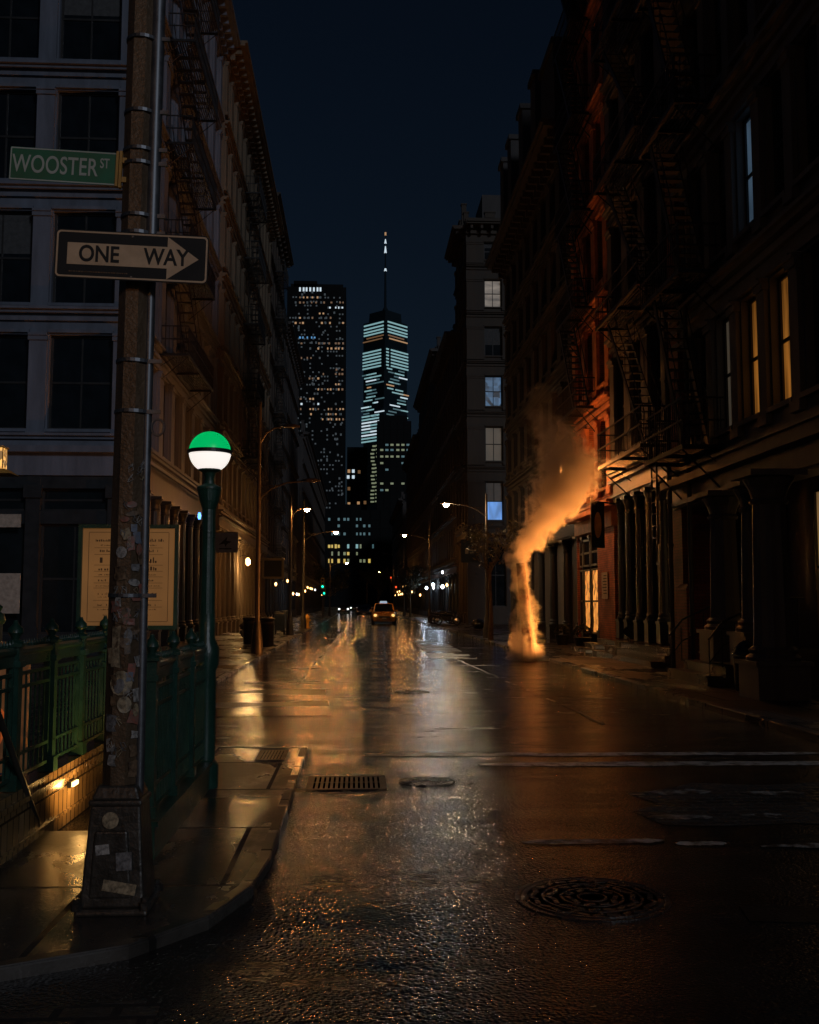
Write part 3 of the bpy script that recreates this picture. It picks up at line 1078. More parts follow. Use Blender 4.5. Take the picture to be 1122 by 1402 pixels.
for k in range(4):
    st.box(6.67 + .36 * k, 6.67 + .36 * (k + 1) + (1.3 if k == 3 else 0), 19.3, 21.8, PZ + .01, PZ + .02 + .17 * (k + 1))
    st.box(6.64 + .36 * k, 6.66 + .36 * k + .3, 19.27, 21.83, PZ + .02 + .17 * (k + 1), PZ + .045 + .17 * (k + 1))
st.build('stoop', MAT['step'], b.root)
for y in (19.3, 21.75):                     # stoop railings
    rl = MB()
    P = [(6.7, y, .95), (7.0, y, 1.3), (8.0, y, 1.75), (8.6, y, 1.75)]
    rl.tube(P, .022, 8)
    rl.tube([(q[0], q[1], q[2] - .45) for q in P], .014, 6)
    for k in range(8):
        x = 6.72 + k * .25
        zt = .97 + min(1, (x - 6.7) / 1.3) * .78
        rl.tube([(x, y, PZ + .02 + .17 * min(4, int((x - 6.6) / .36) + 1)), (x, y, zt)], .012, 6)
    rl.build('stoop_railing', MAT['blackiron'], b.root)
pier = MB()
pier.box(7.75, 8.95, 23.95, 24.95, PZ, 12.0)
pier.build('brick_pier', MAT['f_pier'], b.root)
pier = MB()
pier.box(7.55, 8.2, 23.1, 23.85, PZ, 1.95)
pier.taper(7.875, 23.475, 1.95, .72, .82, 2.1, .5, .6)
pier.build('gate_post', MAT['f_pier'], b.root)
near_r = b

# --- right: blue-black column shop
b = Building('column_front_building', 'dark building with a row of slim blue-black columns on wide steps', (MAT['f_dark'], MAT['f_black']), (0, 0, 0))
b.root['group'] = G
Fz = fl(5.75, 4.4, 27.8)
Y0, Y1 = 25.0, 33.2
core(b, XR + 1.1, XR + 12, Y0 + .02, Y1 - .02, Fz[-1])
b.wall.box(XR + .37, XR + 1.09, Y0 + .02, Y1 - .02, 5.2, Fz[-1] - .003)
Mr = M_right(XR, Y0)
facade(b, Mr, Y1 - Y0, Fz, bays(Y1 - Y0, 4, .2), 1.15, {}, detail=2, corn=.8)
shopfront(b, Mr, Y1 - Y0, .52, 5.75, 8, 'f_blue', r=.14, recess=.55, panes={1: 'teal', 2: 'doorwarm'}, ent=.7)
b.finish()
st = MB()
for k in range(3):
    st.box(7.25 + .36 * k, 7.25 + .36 * (k + 1) + (2.0 if k == 2 else 0), Y0 + .05, Y1 + 1.2 - k * .4, PZ + .01, PZ + .02 + .14 * (k + 1) - .02)
    st.box(7.22 + .36 * k, 7.22 + .36 * k + .33, Y0 + .03, Y1 + 1.22 - k * .4, PZ + .02 + .14 * (k + 1) - .02, PZ + .02 + .14 * (k + 1))
st.build('entrance_steps', MAT['step'], b.root)

# --- right: red building
b = Building('red_building', 'red brick building with terracotta ledges glowing orange behind the steam', (MAT['f_red'], MAT['f_redtrim']), (0, 0, 0))
b.root['group'] = G
Fz = fl(4.9, 3.6, 30.2)
Y0, Y1 = 33.25, 39.0
core(b, XR + 1.0, XR + 12, Y0 + .02, Y1 - .02, Fz[-1])
b.wall.box(XR + .37, XR + .99, Y0 + .02, Y1 - .02, 4.3, Fz[-1] - .003)
Mr = M_right(XR, Y0)
facade(b, Mr, Y1 - Y0, Fz, bays(Y1 - Y0, 3, .25), 1.05, {}, detail=2, corn=.9)
b.trim.box(0, Y1 - Y0, -.34, .1, 4.2, 4.88, Mr)
b.trim.box(-.05, Y1 - Y0, .105, .5, 4.7, 4.85, Mr)
b.finish()
MB().box(0, 2.35, -.36, .02, PZ, 4.2, Mr).build('brick_wall', MAT['f_red'], b.root)
MB().box(5.6, 5.75, -.36, .02, PZ, 4.2, Mr).build('brick_wall', MAT['f_red'], b.root)
bk = MB().box(2.35, 5.6, -1.0, -.8, PZ, 4.2, Mr)
bk.build('recessed_wall', MAT['f_shop'], b.root)
for u in (2.4, 3.65, 4.9):
    link('column', column_mesh(.1, 4.05, 'f_shop'), b.root, Mr @ T(u, -.1, PZ + .02))
for u, pk in ((3.02, 'shop'), (4.27, 'shop'), (5.2, 'shopglass')):
    ww_ = 1.05 if u < 5 else .5
    add_window(b.root, Mr @ T(u, -.06, .55), ww_, 2.35, pk, 'darkframe', False, 'shop_window')
    add_window(b.root, Mr @ T(u, -.06, 3.0), ww_, 1.0, 'shopglass', 'darkframe', False, 'transom_window')
red_b = b

b_r4 = row_building('loft_building', 'dark loft building with heavy bracketed cornice directly behind the steam plume', 'f_dark', 'R', 39.05, 56.8, XR, 5.0, 3.1, 20.6, 8, 1.15, corn=1.1, detail=2, sp={0: 'shopglass'})

for y0, y1, z1 in ((45.0, 46.2, 26.0), (48.6, 49.8, 26.2), (52.4, 53.6, 26.4), (55.2, 56.4, 26.4), (40.5, 43.5, 25.0)):
    bulk = MB().box(XR - .35, XR + 2.2, y0, y1, 21.6, z1)
    bulk.box(XR - .47, XR + 2.3, y0 - .1, y1 + .1, z1 + .001, z1 + .25)
    bulk.build('roof_bulkhead', MAT['f_dark'], b_r4.root)
# --- right: beige corner building across the side street, one face towards us
b = Building('corner_building', 'beige stone corner building with blue-lit window above the bare tree', (MAT['f_beige'], MAT['f_beige']), (0, 0, 0))
b.root['group'] = G
Fz = [7.4, 12.0, 16.3, 20.3, 24.2, 28.0, 31.0]
core(b, XR + .36, XR + 14, 78.36, 86.0, 31.0)
Mf = M_front(16.5, 78.0)
facade(b, Mf, 8.0, Fz, [.75, 3.3, 5.9], 1.35, {(0, 2): 'blind', (1, 2): 'paledim', (2, 2): 'blue2', (3, 2): 'glass', (4, 2): 'pale', (5, 2): 'glass'}, sill=.6, head=1.0, detail=2, corn=.9)
Mr = M_right(XR, 78.34)
facade(b, Mr, 7.6, Fz, bays(7.6, 3, .3), 1.3, {}, sill=.6, head=1.0, detail=2, corn=.9)
shopfront(b, Mr, 7.6, PZ + .02, 7.4, 4, 'f_beige', r=.3, recess=.6)
gw = MB()
gw.box(0, 8, -.34, .05, PZ, 1.4, Mf)
for u0, u1 in ((0, .3), (2.0, 2.6), (4.2, 5.0), (6.6, 8.0)):
    gw.box(u0, u1, -.34, .02, 1.4, 6.2, Mf)
gw.box(0, 8, -.34, .06, 6.2, 7.39, Mf)
gw.box(-.1, 8, .065, .5, 6.9, 7.2, Mf)
gw.build('ground_floor_wall', MAT['f_beige'], b.root)
for u in (1.15, 3.4, 5.8):
    add_window(b.root, Mf @ T(u, -.25, 1.4), 1.6, 4.8, 'shopglass', 'darkframe', True, 'shop_window')
lower = MB().box(-.62, .62, .0, .03, .06, 1.45)
lower.build('lit_lower_pane', E['blue'], b.root, Mf @ T(5.9, -.19, 8.0))
b.finish()

bulk = MB().box(XR + 1.5, XR + 8, 79.5, 84, 31.0, 34.5)
bulk.build('roof_bulkhead', MAT['f_dark'], b.root)
row_building('loft_building', 'dark brown loft building just beyond the beige corner building', 'f_brown', 'R', 86.05, 105, XR, 5.0, 3.9, 27.0, 8, 1.3, corn=.9, sp={1: 'doorwarm'})
row_building('loft_building', 'dark loft building with cold white shop lights under the second right street lamp', 'f_dark', 'R', 105.05, 137, XR, 5.0, 3.8, 27.9, 12, 1.3, sp={0: 'cold', 2: 'cold', 5: 'cold'})
row_building('loft_building', 'dark loft building near the red traffic light on the right', 'f_brown', 'R', 137.05, 172, XR, 5.0, 3.8, 25, 12, 1.3, sp={2: 'doorwarm', 6: 'cold'})
row_building('loft_building', 'farthest dark building of the right row below the glass tower', 'f_dark', 'R', 186, 240, XR, 5.0, 3.8, 22, 16, 1.4, {(1, 3): 'amber'}, sp={3: 'doorwarm', 9: 'doorwarm'})


# ------------------------------------------------------------------ fire escapes
def fire_escape(label, M, W, D, levels, step, drop=None):
    t = thing('fire_escape', label, 'fire escape', M.to_translation(), group='fire escapes on the fronts')
    base = T(*M.to_translation()).inverted() @ M
    pf, ra, sr = MB(), MB(), MB()
    pf.box(0, W, .05, .11, -.1, 0)
    pf.box(0, W, D - .06, D, -.1, 0)
    for u in (0, W / 2, W - .06):
        pf.box(u, u + .06, .11, D - .06, -.1, -.01)
    n = int(D / .11)
    for k in range(n):
        d = .12 + k * (D - .2) / n
        pf.box(.06, W - .06, d, d + .05, -.009, .012)
    for u in (.15, W - .2):
        pf.tube([(u, .02, -1.0), (u, D - .05, -.1)], .02, 6)
        pf.tube([(u, .05, -.45), (u, D * .5, -.12)], .014, 6)
    for z in (.5, .98):
        ra.box(0, W, D - .04, D - .005, z, z + .04)
        ra.box(0, .035, .03, D - .04, z, z + .04)
        ra.box(W - .035, W, .03, D - .04, z, z + .04)
    k = 0.0
    while k < W:
        ra.box(k, k + .016, D - .03, D - .014, .012, .98)
        k += .14
    k = .1
    while k < D:
        ra.box(.01, .026, k, k + .016, .012, .98)
        ra.box(W - .026, W - .01, k, k + .016, .012, .98)
        k += .14
    run = W - 1.0
    for d in (.22, .78):
        sr.add([(.4, d - .015, 0), (.4, d + .015, 0), (.58, d + .015, 0), (.58, d - .015, 0), (.4 + run, d - .015, step), (.4 + run, d + .015, step), (.58 + run, d + .015, step), (.58 + run, d - .015, step)],
               [(3, 2, 1, 0), (4, 5, 6, 7), (0, 1, 5, 4), (1, 2, 6, 5), (2, 3, 7, 6), (3, 0, 4, 7)])
        sr.tube([(.45, d, .9), (.45 + run, d, step + .9)], .014, 6)
        for q in range(5):
            f = q / 4
            sr.tube([(.47 + run * f, d, step * f), (.47 + run * f, d, step * f + .9)], .01, 6)
    nt_ = int(step / .27)
    for q in range(1, nt_):
        f = q / nt_
        sr.box(.4 + run * f, .62 + run * f, .24, .76, step * f, step * f + .025)
    mp, mr_, ms = pf.mesh('platform', MAT['blackiron']), ra.mesh('railing', MAT['blackiron']), sr.mesh('stair', MAT['blackiron'])
    for i in range(levels):
        Z = base @ T(0, 0, step * i)
        link('platform', mp, t, Z)
        link('railing', mr_, t, Z)
        if i < levels - 1:
            link('stair', ms, t, Z)
    if drop:
        l = MB()
        for u in (W - .75, W - .35):
            l.box(u, u + .035, D - .1, D - .065, -drop, 1.2)
        q = -drop + .15
        while q < 1.1:
            l.box(W - .72, W - .34, D - .095, D - .07, q, q + .025)
            q += .28
        l.build('drop_ladder', MAT['blackiron'], t, base)
    return t


fire_escape('black fire escape zigzagging up above the slim blue-black columns', M_right(XR, 26.3) @ T(0, 0, 5.85), 4.8, 1.05, 5, 4.4)
fire_escape('black fire escape with drop ladder beside the amber windows of the nearest right building', M_right(X1, 21.0) @ T(0, 0, 5.0), 2.9, .95, 5, 3.8, 2.0)
fire_escape('black fire escape on the side wall of the grey corner building', M_left(XL, 43.5) @ T(0, 0, 10.75), 6.5, 1.1, 5, 4.0)
fire_escape('black fire escape on the far end of the tan stone building', M_left(XL + .25, 66) @ T(0, 0, 10.35), 5.0, 1.0, 5, 4.1)
fire_escape('black fire escape running up the dark brown loft building', M_left(XL, 91) @ T(0, 0, 5.5), 5.0, 1.0, 7, 4.1)
fire_escape('red-lit fire escape on the red building behind the steam', M_right(XR, 35.2) @ T(0, 0, 8.6), 3.4, .8, 6, 3.6)

# down-pipes beside the pier
for (x, y, z1, lb) in ((7.55, 24.2, 13, 'tall rusty drainpipe running up in front of the red brick pier'), (7.6, 22.9, 11, 'thin drainpipe beside the fire escape of the nearest right building')):
    p = MB()
    p.tube([(0, 0, PZ), (0, 0, z1)], .055, 10)
    for z in range(1, int(z1), 2):
        p.lathe([(.075, z), (.075, z + .08)], 10)
    tag(p.build('drainpipe', MAT['steel'], M=T(x, y), smooth=40), lb, 'drainpipe')

# ------------------------------------------------------------------ far towers
FAR = 'skyscrapers beyond the end of the street'
WM = {}


def far_window(root, px, py, wpx, hpx, Y, mk, off=0.4, rz=0.0, p3=None):
    """a lit window on a tower that stands at distance Y"""
    c = p3 if p3 is not None else at(px, py, Y - off)
    s = Y / FPX
    k = (round(wpx * s, 2), round(hpx * s, 2), mk)
    if k not in WM:
        WM[k] = MB().box(-k[0] / 2, k[0] / 2, -.25, .25, -k[1] / 2, k[1] / 2).mesh('window', E[mk])
    return link('window', WM[k], root, T(*(c - root.location)) @ RZ(rz))


def block(name, label, x0, x1, ytop, Y, mt, depth=45, cap=None):
    a, c = at(x0, ytop, Y), at(x1, ytop, Y)
    t = thing(name, label, 'skyscraper' if 'tower' in name else 'building', ((a.x + c.x) / 2, Y, 0), group=FAR)
    W = c.x - a.x
    m = MB().box(-W / 2, W / 2, 0, depth, 0, a.z)
    zf = 4.0
    for k in range(int(a.z / zf)):
        m.box(-W / 2 - .12, W / 2 + .12, -.15, 0.0 - .002, k * zf, k * zf + .9)
    n = max(4, int(W / 4.5))
    for k in range(n + 1):
        u = -W / 2 + k * W / n
        m.box(u - .25, u + .25, -.32, -.155, 0, a.z)
    m.build('wall', MAT[mt], t)
    if cap:
        q = MB()
        for (u0, u1, h) in cap:
            q.box(-W / 2 + u0 * W, -W / 2 + u1 * W, 4, depth - 4, a.z, a.z + h)
        q.build('roof_plant', MAT[mt], t)
    return t


YA = 950
tA = block('residential_tower', 'tall dark tower speckled with warm windows and a white-lit crown', 394, 474, 392, YA, 'tower2', 40, ((.05, .95, 4), (.1, .5, 7)))
RowsA = [(396, [411, 416, 420, 425, 430, 435, 439], 'w_white'), (407, [411, 416, 421, 428, 435], 'w_warm'), (414, [411, 416, 427, 433, 444], 'w_dimwarm'),
         (414, [454, 466, 470], 'w_dimwarm'), (421, [452, 460, 464, 469], 'w_white'), (429, [438, 443], 'w_warm'), (435, [411, 428, 453], 'w_warm'),
         (442, [405, 411, 415, 441, 452, 470], 'w_warm'), (462, [411, 415, 421, 427, 431], 'w_blue'), (470, [413, 437, 444, 451, 460, 464, 470], 'w_dimwarm'),
         (477, [436, 449, 454, 460, 464, 469], 'w_warm'), (490, [413, 421, 426], 'w_dimwarm'), (506, [461, 469], 'w_dimwarm'), (512, [443, 460, 465, 469], 'w_dimwarm'),
         (518, [416, 424, 428, 436], 'w_warm'), (526, [460, 464], 'w_warm'), (533, [436, 441, 449, 453, 464, 469], 'w_warm'), (546, [412, 425, 429], 'w_warm'),
         (553, [413, 436], 'w_white'), (560, [412, 425, 429, 436, 450, 454, 461, 466, 470], 'w_warm'), (567, [426, 450, 453, 460], 'w_warm'), (574, [442, 450, 454, 461, 465, 470], 'w_warm'),
         (588, [410, 419, 426, 429, 436, 461], 'w_warm'), (594, [450, 454, 461, 469], 'w_dimwarm'), (601, [450, 453, 460, 464], 'w_dimwarm'), (609, [462], 'w_dimwarm'),
         (622, [443, 450, 454, 461], 'w_warm'), (630, [414, 424, 428, 434, 449, 454, 461, 469], 'w_warm'), (645, [425, 428], 'w_warm'), (662, [450, 453], 'w_warm'), (669, [449, 453, 463], 'w_dimwarm')]
cnt = 0
for y, xs, mk in RowsA:
    for x in xs:
        if cnt < 98:
            far_window(tA, x, y, rnd.choice([1.7, 2.2, 2.6]) if y != 396 else 2.4, 5.5 if y == 396 else rnd.choice([2.2, 2.7]), YA, rnd.choice([mk, mk, 'w_dimwarm']) if mk == 'w_warm' else mk)
            cnt += 1
m = MB()
for y, xs, mk in RowsA:                      # dim neighbours of the lit panes
    for x in xs:
        if rnd.random() < .7:
            c = at(x + rnd.choice([-6, 6, 12]), y + rnd.choice([0, 7, -7]), YA - .4) - tA.location
            if abs(c.x) < 26:
                m.box(c.x - .8, c.x + .8, c.y - .2, c.y + .2, c.z - 1, c.z + 1)
zA = at(434, 400, YA).z
for r_ in range(int(zA / 4.0)):               # unlit-looking panes that still catch a little room light
    for c_ in range(19):
        if rnd.random() < .3:
            m.box(-25.6 + c_ * 2.75, -24.2 + c_ * 2.75, -.34, -.1, r_ * 4.0 + 1.6, r_ * 4.0 + 3.0)
o = m.build('window', E['w_faint'], tA)
o['kind'] = 'stuff'

# glass tower with spire: square plan seen on its corner, tapering
YT = 1450
ctr = at(527, 826, YT)
tT = thing('glass_tower', 'glass tower with teal-lit floors and a tall lit spire', 'skyscraper', (ctr.x, YT, 0), group=FAR)
zpx = lambda y: at(527, y, YT).z
H = zpx(444)
half0, half1 = 37.5, 32.5


def ring(z, h, c):
    """square on its corner, with cut corners of size c"""
    pts = [(0, -h), (h, 0), (0, h), (-h, 0)]
    o = []
    for i in range(4):
        p, q, r_ = Vector(pts[i - 1]), Vector(pts[i]), Vector(pts[(i + 1) % 4])
        o.append(q + (p - q) * c)
        o.append(q + (r_ - q) * c)
    return [Vector((a.x, a.y, z)) for a in o]


MB().loft([ring(0, half0, .03), ring(H * .5, half0 - 2.2, .12), ring(H, half1, .03)]).build('glass_shaft', MAT['tower'], tT)
MB().loft([ring(H, half1 - 8, .03), ring(zpx(430), half1 - 9, .03)]).build('parapet', MAT['tower'], tT)
mast = MB()
mast.lathe([(4.5, zpx(430)), (4.0, zpx(424)), (1.8, zpx(420)), (1.5, zpx(380)), (.9, zpx(350)), (.45, zpx(322))], 10)
mast.lathe([(9, zpx(430)), (9, zpx(428)), (8, zpx(428))], 20)
mast.build('spire', MAT['tower'], tT)
for y0, y1, r0 in ((326, 333, 1.7), (334, 346, 1.9), (363, 371, 2.0)):
    MB().lathe([(.3, zpx(y0)), (r0, zpx(y1))], 10).build('spire_light', E['w_white'], tT)
MB().lathe([(1.2, zpx(381)), (1.2, zpx(384))], 10).build('spire_light', E['w_tealdim'], tT)
MB().lathe([(1.3, zpx(318)), (1.3, zpx(322))], 10).build('beacon', E['w_warm'], tT)


def tower_strip(y, side, f0, f1, mk, hp=2.0):
    """lit strip of one storey, from f0 to f1 of a face's width measured from the central arris"""
    z = zpx(y)
    t = z / H
    h = (half0 - 4.4 * t if t < .5 else (half0 - 2.2) + (half1 - half0 + 2.2) * (t - .5) * 2) + .5
    h = half0 + (half1 - half0) * t + .9
    a = Vector((0, -h, 0))
    c = Vector((side * h, 0, 0))
    p, q = a.lerp(c, f0), a.lerp(c, f1)
    L = (q - p).length
    mid = (p + q) / 2
    k = ('strip', round(L, 1), mk, hp)
    if k not in WM:
        WM[k] = MB().box(-L / 2, L / 2, -.4, .4, -hp, hp).mesh('window', E[mk])
    link('window', WM[k], tT, T(mid.x, mid.y, z) @ RZ(math.atan2(q.y - p.y, q.x - p.x)))


ns = 0
for y in (448, 453, 457.5, 461.5):
    tower_strip(y, -1, .1, .92, 'w_teal', 1.0); tower_strip(y, 1, .08, .95, 'w_teal', 1.0); ns += 2
for y, a, c in ((466, .1, .8), (470, .15, .95)):
    tower_strip(y, -1, a, c, 'w_dimwarm', .8); tower_strip(y, 1, a, c, 'w_warm' if y > 466 else 'w_dimwarm', .8); ns += 2
for y in (485, 489.3, 493.6, 498, 502.3, 506.6):
    tower_strip(y, -1, .2, .95, 'w_teal', 1.0); tower_strip(y, 1, .22, .97, 'w_teal', 1.0); ns += 2
    tower_strip(y, 1, .02, .12, 'w_teal', 1.0); ns += 1
y = 511.0
while y < 575 and ns < 84:
    for side in (-1, 1):
        for q in range(2):
            if ns < 84 and rnd.random() < .85:
                a = rnd.uniform(.02, .7)
                mk = rnd.choice(['w_teal', 'w_teal', 'w_white', 'w_tealdim', 'w_tealdim', 'w_warm' if 530 < y < 550 else 'w_teal'])
                tower_strip(y, side, a, min(.98, a + rnd.uniform(.15, .48)), mk, .8)
                ns += 1
    y += 4.4
y = 572.0
while y < 612 and ns < 100:
    for a, c in ((.25, .6), (.62, .95)):
        tower_strip(y, -1, a + rnd.uniform(-.05, .05), c, rnd.choice(['w_white', 'w_teal', 'w_teal']), 1.0)
        ns += 1
    y += 4.3
m = MB()
for y in [614 + 5 * k for k in range(16)]:
    z = zpx(y)
    h = half0 + (half1 - half0) * z / H + .9
    for f in (.3, .48):
        p = Vector((0, -h, 0)).lerp(Vector((-h, 0, 0)), f + rnd.uniform(-.04, .04))
        m.box(p.x - 2.6, p.x + 2.6, p.y - 3, p.y + .5, z - .9, z + .9)
o = m.build('window', E['w_green'], tT)
o['kind'] = 'stuff'

YB = 760
tB = block('office_block', 'dark office block with rows of greenish windows in front of the glass tower', 517, 563, 576, YB, 'tower2', 30, ((.1, .9, 5),))
for y in (609, 616, 625, 634, 643, 662, 671):
    for x in (523, 530, 537, 545, 552, 559):
        if rnd.random() < (.8 if y < 640 else .4):
            far_window(tB, x, y, 4.2, 2.6, YB, rnd.choice(['w_green', 'w_green', 'w_tealdim']))
YC = 820
tC = block('office_block', 'plain dark block between the speckled tower and the glass tower', 476, 503, 612, YC, 'tower2', 30)
for x, y, mk in ((475 + 3, 645, 'w_warm'), (484, 645, 'w_white'), (492, 646, 'w_dimwarm'), (477, 653, 'w_white'), (484, 653, 'w_white'), (478, 669, 'w_dimwarm'), (478, 690, 'w_warm'), (491, 689, 'w_warm'), (500, 688, 'w_dimwarm')):
    far_window(tC, x, y, 3.6, 4.5, YC, mk)
YD = 470
tD = block('office_block', 'low block with bright teal and yellow windows at the street end', 440, 549, 698, YD, 'tower2', 30, ((.2, .5, 3),))
for y, ks in ((711, 'w_tealdim'), (720, 'w_tealdim'), (731, 'w_tealdim'), (748, 'w_teal'), (758, 'w_yellow'), (768, 'w_yellow')):
    for x in (451, 455, 460, 464, 472, 477, 489, 494, 499, 506, 511):
        if rnd.random() < (.62 if y < 740 else .72):
            mk = ks
            if y >= 748:
                mk = rnd.choice(['w_yellow', 'w_yellow', 'w_green']) if (x < 480 and y > 750) or (x < 466) else rnd.choice(['w_teal', 'w_green', 'w_yellow'])
            far_window(tD, x, y, rnd.choice([2.2, 2.8, 3.2]), rnd.choice([4.2, 5.4]) if y > 740 else 3.6, YD, 'w_tealdim' if mk == 'w_teal' and rnd.random() < .5 else mk)
# two plain blocks closing the street behind the lights
tE = block('apartment_block', 'dark apartment block right of the street end with few dim lights', 545, 600, 705, 430, 'tower2', 20)
for x, y in ((552, 722), (560, 742), (570, 735), (556, 760)):
    far_window(tE, x, y, 3, 3.5, 430, 'w_dimwarm')

# ------------------------------------------------------------------ foreground pole and its signs
PX, PY = -1.245, 5.62
t = thing('signal_pole', 'sticker-covered street pole on a flared iron base, at the kerb corner', 'street pole', (PX, PY, PZ))
bs = MB()
bs.taper(0, 0, 0, .375, .375, .035, .36, .36)
bs.taper(0, 0, .035, .325, .325, .54, .255, .255)
bs.taper(0, 0, .54, .275, .275, .57, .275, .275)
bs.taper(0, 0, .57, .25, .25, .64, .2, .2)
bs.taper(-.01, -.148, .08, .22, .03, .42, .165, .03)
bs.build('flared_base', MAT['polebase'], t, bevel=.012)
sh = MB()
sh.tube([(0, 0, .6), (.01, 0, 3.0), (.03, 0, 6.5), (.035, 0, 8.0)], [.098, .090, .083, .08], 8)
sh.build('shaft', MAT['pole'], t, smooth=20)
cd = MB()
cd.tube([(.098, -.02, .58), (.095, -.02, 2.4), (.10, -.02, 3.55)], .027, 12)
cd.tube([(.10, -.03, 3.55), (.115, -.02, 6.0), (.118, -.02, 8.0)], .038, 12)
cd.build('conduit', MAT['galv'], t, smooth=40)
for z in (1.62, 2.62, 2.9, 3.62, 3.72, 4.02, 4.1, 4.32, 4.75):
    r = .096 - .002 * z
    bd = MB()
    q = []
    for k in range(24):
        a = 2 * PI * k / 24
        q.append(a)
    bd.lathe([(r + .004, 0), (r + .008, .002), (r + .008, .02), (r + .004, .022)], 24)
    bd.box(r - .02, r + .07, -.05, -.035, 0, .022)
    bd.build('clamp_band', MAT['galv'], t, T(.005 * z, 0, z))
rg = MB()
rg.tube([(.155 + .035 * math.cos(a), -.02, 2.55 + .045 * math.sin(a)) for a in [2 * PI * k / 16 for k in range(17)]], .007, 6)
rg.build('ring_handle', MAT['galv'], t)
for (x, y) in ((-.172, -.172), (.172, -.172), (.172, .172), (-.172, .172)):
    MB().lathe([(.03, .03), (.03, .065), (.018, .07), (.018, .09)], 6, (x, y, 0)).build('anchor_bolt', MAT['iron'], t)
# stickers, posters and scrawled tags stuck round the shaft
STC = [mat('sticker_%s' % n, [q * 1.05 for q in c], .5, var=.3, scale=38, rvar=.2, c2=[q * .6 for q in c2]) for n, c, c2 in (
    ('white', (.33, .32, .3), (.05, .05, .055)), ('cream', (.3, .24, .15), (.06, .045, .03)), ('red', (.2, .05, .03), (.2, .17, .14)), ('blue', (.07, .1, .16), (.22, .22, .22)), ('grey', (.16, .16, .165), (.03, .03, .03)), ('brown', (.14, .09, .05), (.03, .02, .015)))]


def sticker(z, ang, wd, ht, k, rot=0.0, roundy=False):
    m = MB()
    r = .0995 - .0028 * z
    vs, fs = [], []
    if roundy:
        nn = 14
        pts = [(math.cos(2 * PI * i / nn) * wd / 2, math.sin(2 * PI * i / nn) * ht / 2) for i in range(nn)]
    else:
        j = lambda: rnd.uniform(-.006, .006)
        pts = [(-wd / 2 + j(), -ht / 2 + j()), (0, -ht / 2), (wd / 2 + j(), -ht / 2 + j()), (wd / 2 + j(), 0), (wd / 2 + j(), ht / 2 + j()), (0, ht / 2), (-wd / 2 + j(), ht / 2 + j()), (-wd / 2 + j(), 0)]
    ca, sa = math.cos(rot), math.sin(rot)
    n = len(pts)
    for rr in (0.0015, .0035):
        for (u, v) in pts:
            u, v = u * ca - v * sa, u * sa + v * ca
            a = ang + u / r
            vs.append(((r + rr) * math.cos(a) + .004 * (z + v), (r + rr) * math.sin(a), z + v))
    fs = [tuple(range(n, 2 * n))] + [(i, (i + 1) % n, n + (i + 1) % n, n + i) for i in range(n)]
    m.add(vs, fs)
    return m.build('sticker', STC[k], t)


A0 = R(-90) + math.atan2(PX, PY) * -1    # the side towards the street corner
z = .72
for i in range(46):
    zz = .72 + (2.15 - .72) * ((i * .618) % 1.0) ** 1.0
    sticker(zz, A0 + rnd.uniform(-.85, .95), rnd.uniform(.03, .075), rnd.uniform(.03, .09), rnd.choice([0, 4, 4, 1, 5, 2, 3, 5]), rnd.uniform(-.25, .25), rnd.random() < .3)
sticker(1.36, A0 - .55, .05, .21, 1)
sticker(1.17, A0 - .2, .12, .13, 1, 0, True)
for (x, z, wd, ht, rot, k, rd) in ((-.02, .47, .085, .085, 0, 1, True), (.04, .14, .17, .055, -.17, 1, False), (-.05, .33, .07, .05, .1, 0, False), (.06, .27, .08, .09, .05, 4, False)):
    s_ = MB()
    yb = -.1645 + (z - .035) / .505 * .035 - (.003 if z > .44 else .0) if z > .44 else -.169
    pts = [(math.cos(2 * PI * i / 16) * wd / 2, math.sin(2 * PI * i / 16) * ht / 2) for i in range(16)] if rd else [(-wd / 2, -ht / 2), (wd / 2, -ht / 2), (wd / 2, ht / 2), (-wd / 2, ht / 2)]
    s_.prism(pts, 0, .003)
    s_.build('sticker', STC[k], t, T(x, yb, z) @ RX(R(90) - .07) @ RZ(rot))
# scrawled graffiti strokes on the shaft
for i in range(26):
    zz = rnd.uniform(.8, 2.35)
    a = A0 + rnd.uniform(-.7, .9)
    r = .1 - .0028 * zz + .002
    P = []
    for k in range(7):
        aa = a + .28 * math.sin(k * 1.7 + i) * .6
        z2 = zz + .022 * math.cos(k * 1.3 + i * 2) * (1 + .6 * math.sin(k))
        P.append((r * math.cos(aa) + .004 * z2, r * math.sin(aa), z2))
    MB().tube(P, .0022, 5).build('graffiti_tag', STC[rnd.choice([0, 1, 4])], t)
# leaflet notice text is illegible in the photograph: left as bare paper

# ONE WAY sign
sg = thing('one_way_sign', 'black ONE WAY sign with pale right-pointing arrow, clamped to the pole', 'street sign', at(181, 351, 5.46), R(2.0))
SW, SH = .815, .268


def rrect(wd, ht, r, n=5):
    P = []
    for cx, cy, a0 in ((wd / 2 - r, ht / 2 - r, 0), (-wd / 2 + r, ht / 2 - r, 90), (-wd / 2 + r, -ht / 2 + r, 180), (wd / 2 - r, -ht / 2 + r, 270)):
        for k in range(n + 1):
            a = R(a0 + 90 * k / n)
            P.append((cx + r * math.cos(a), cy + r * math.sin(a)))
    return P


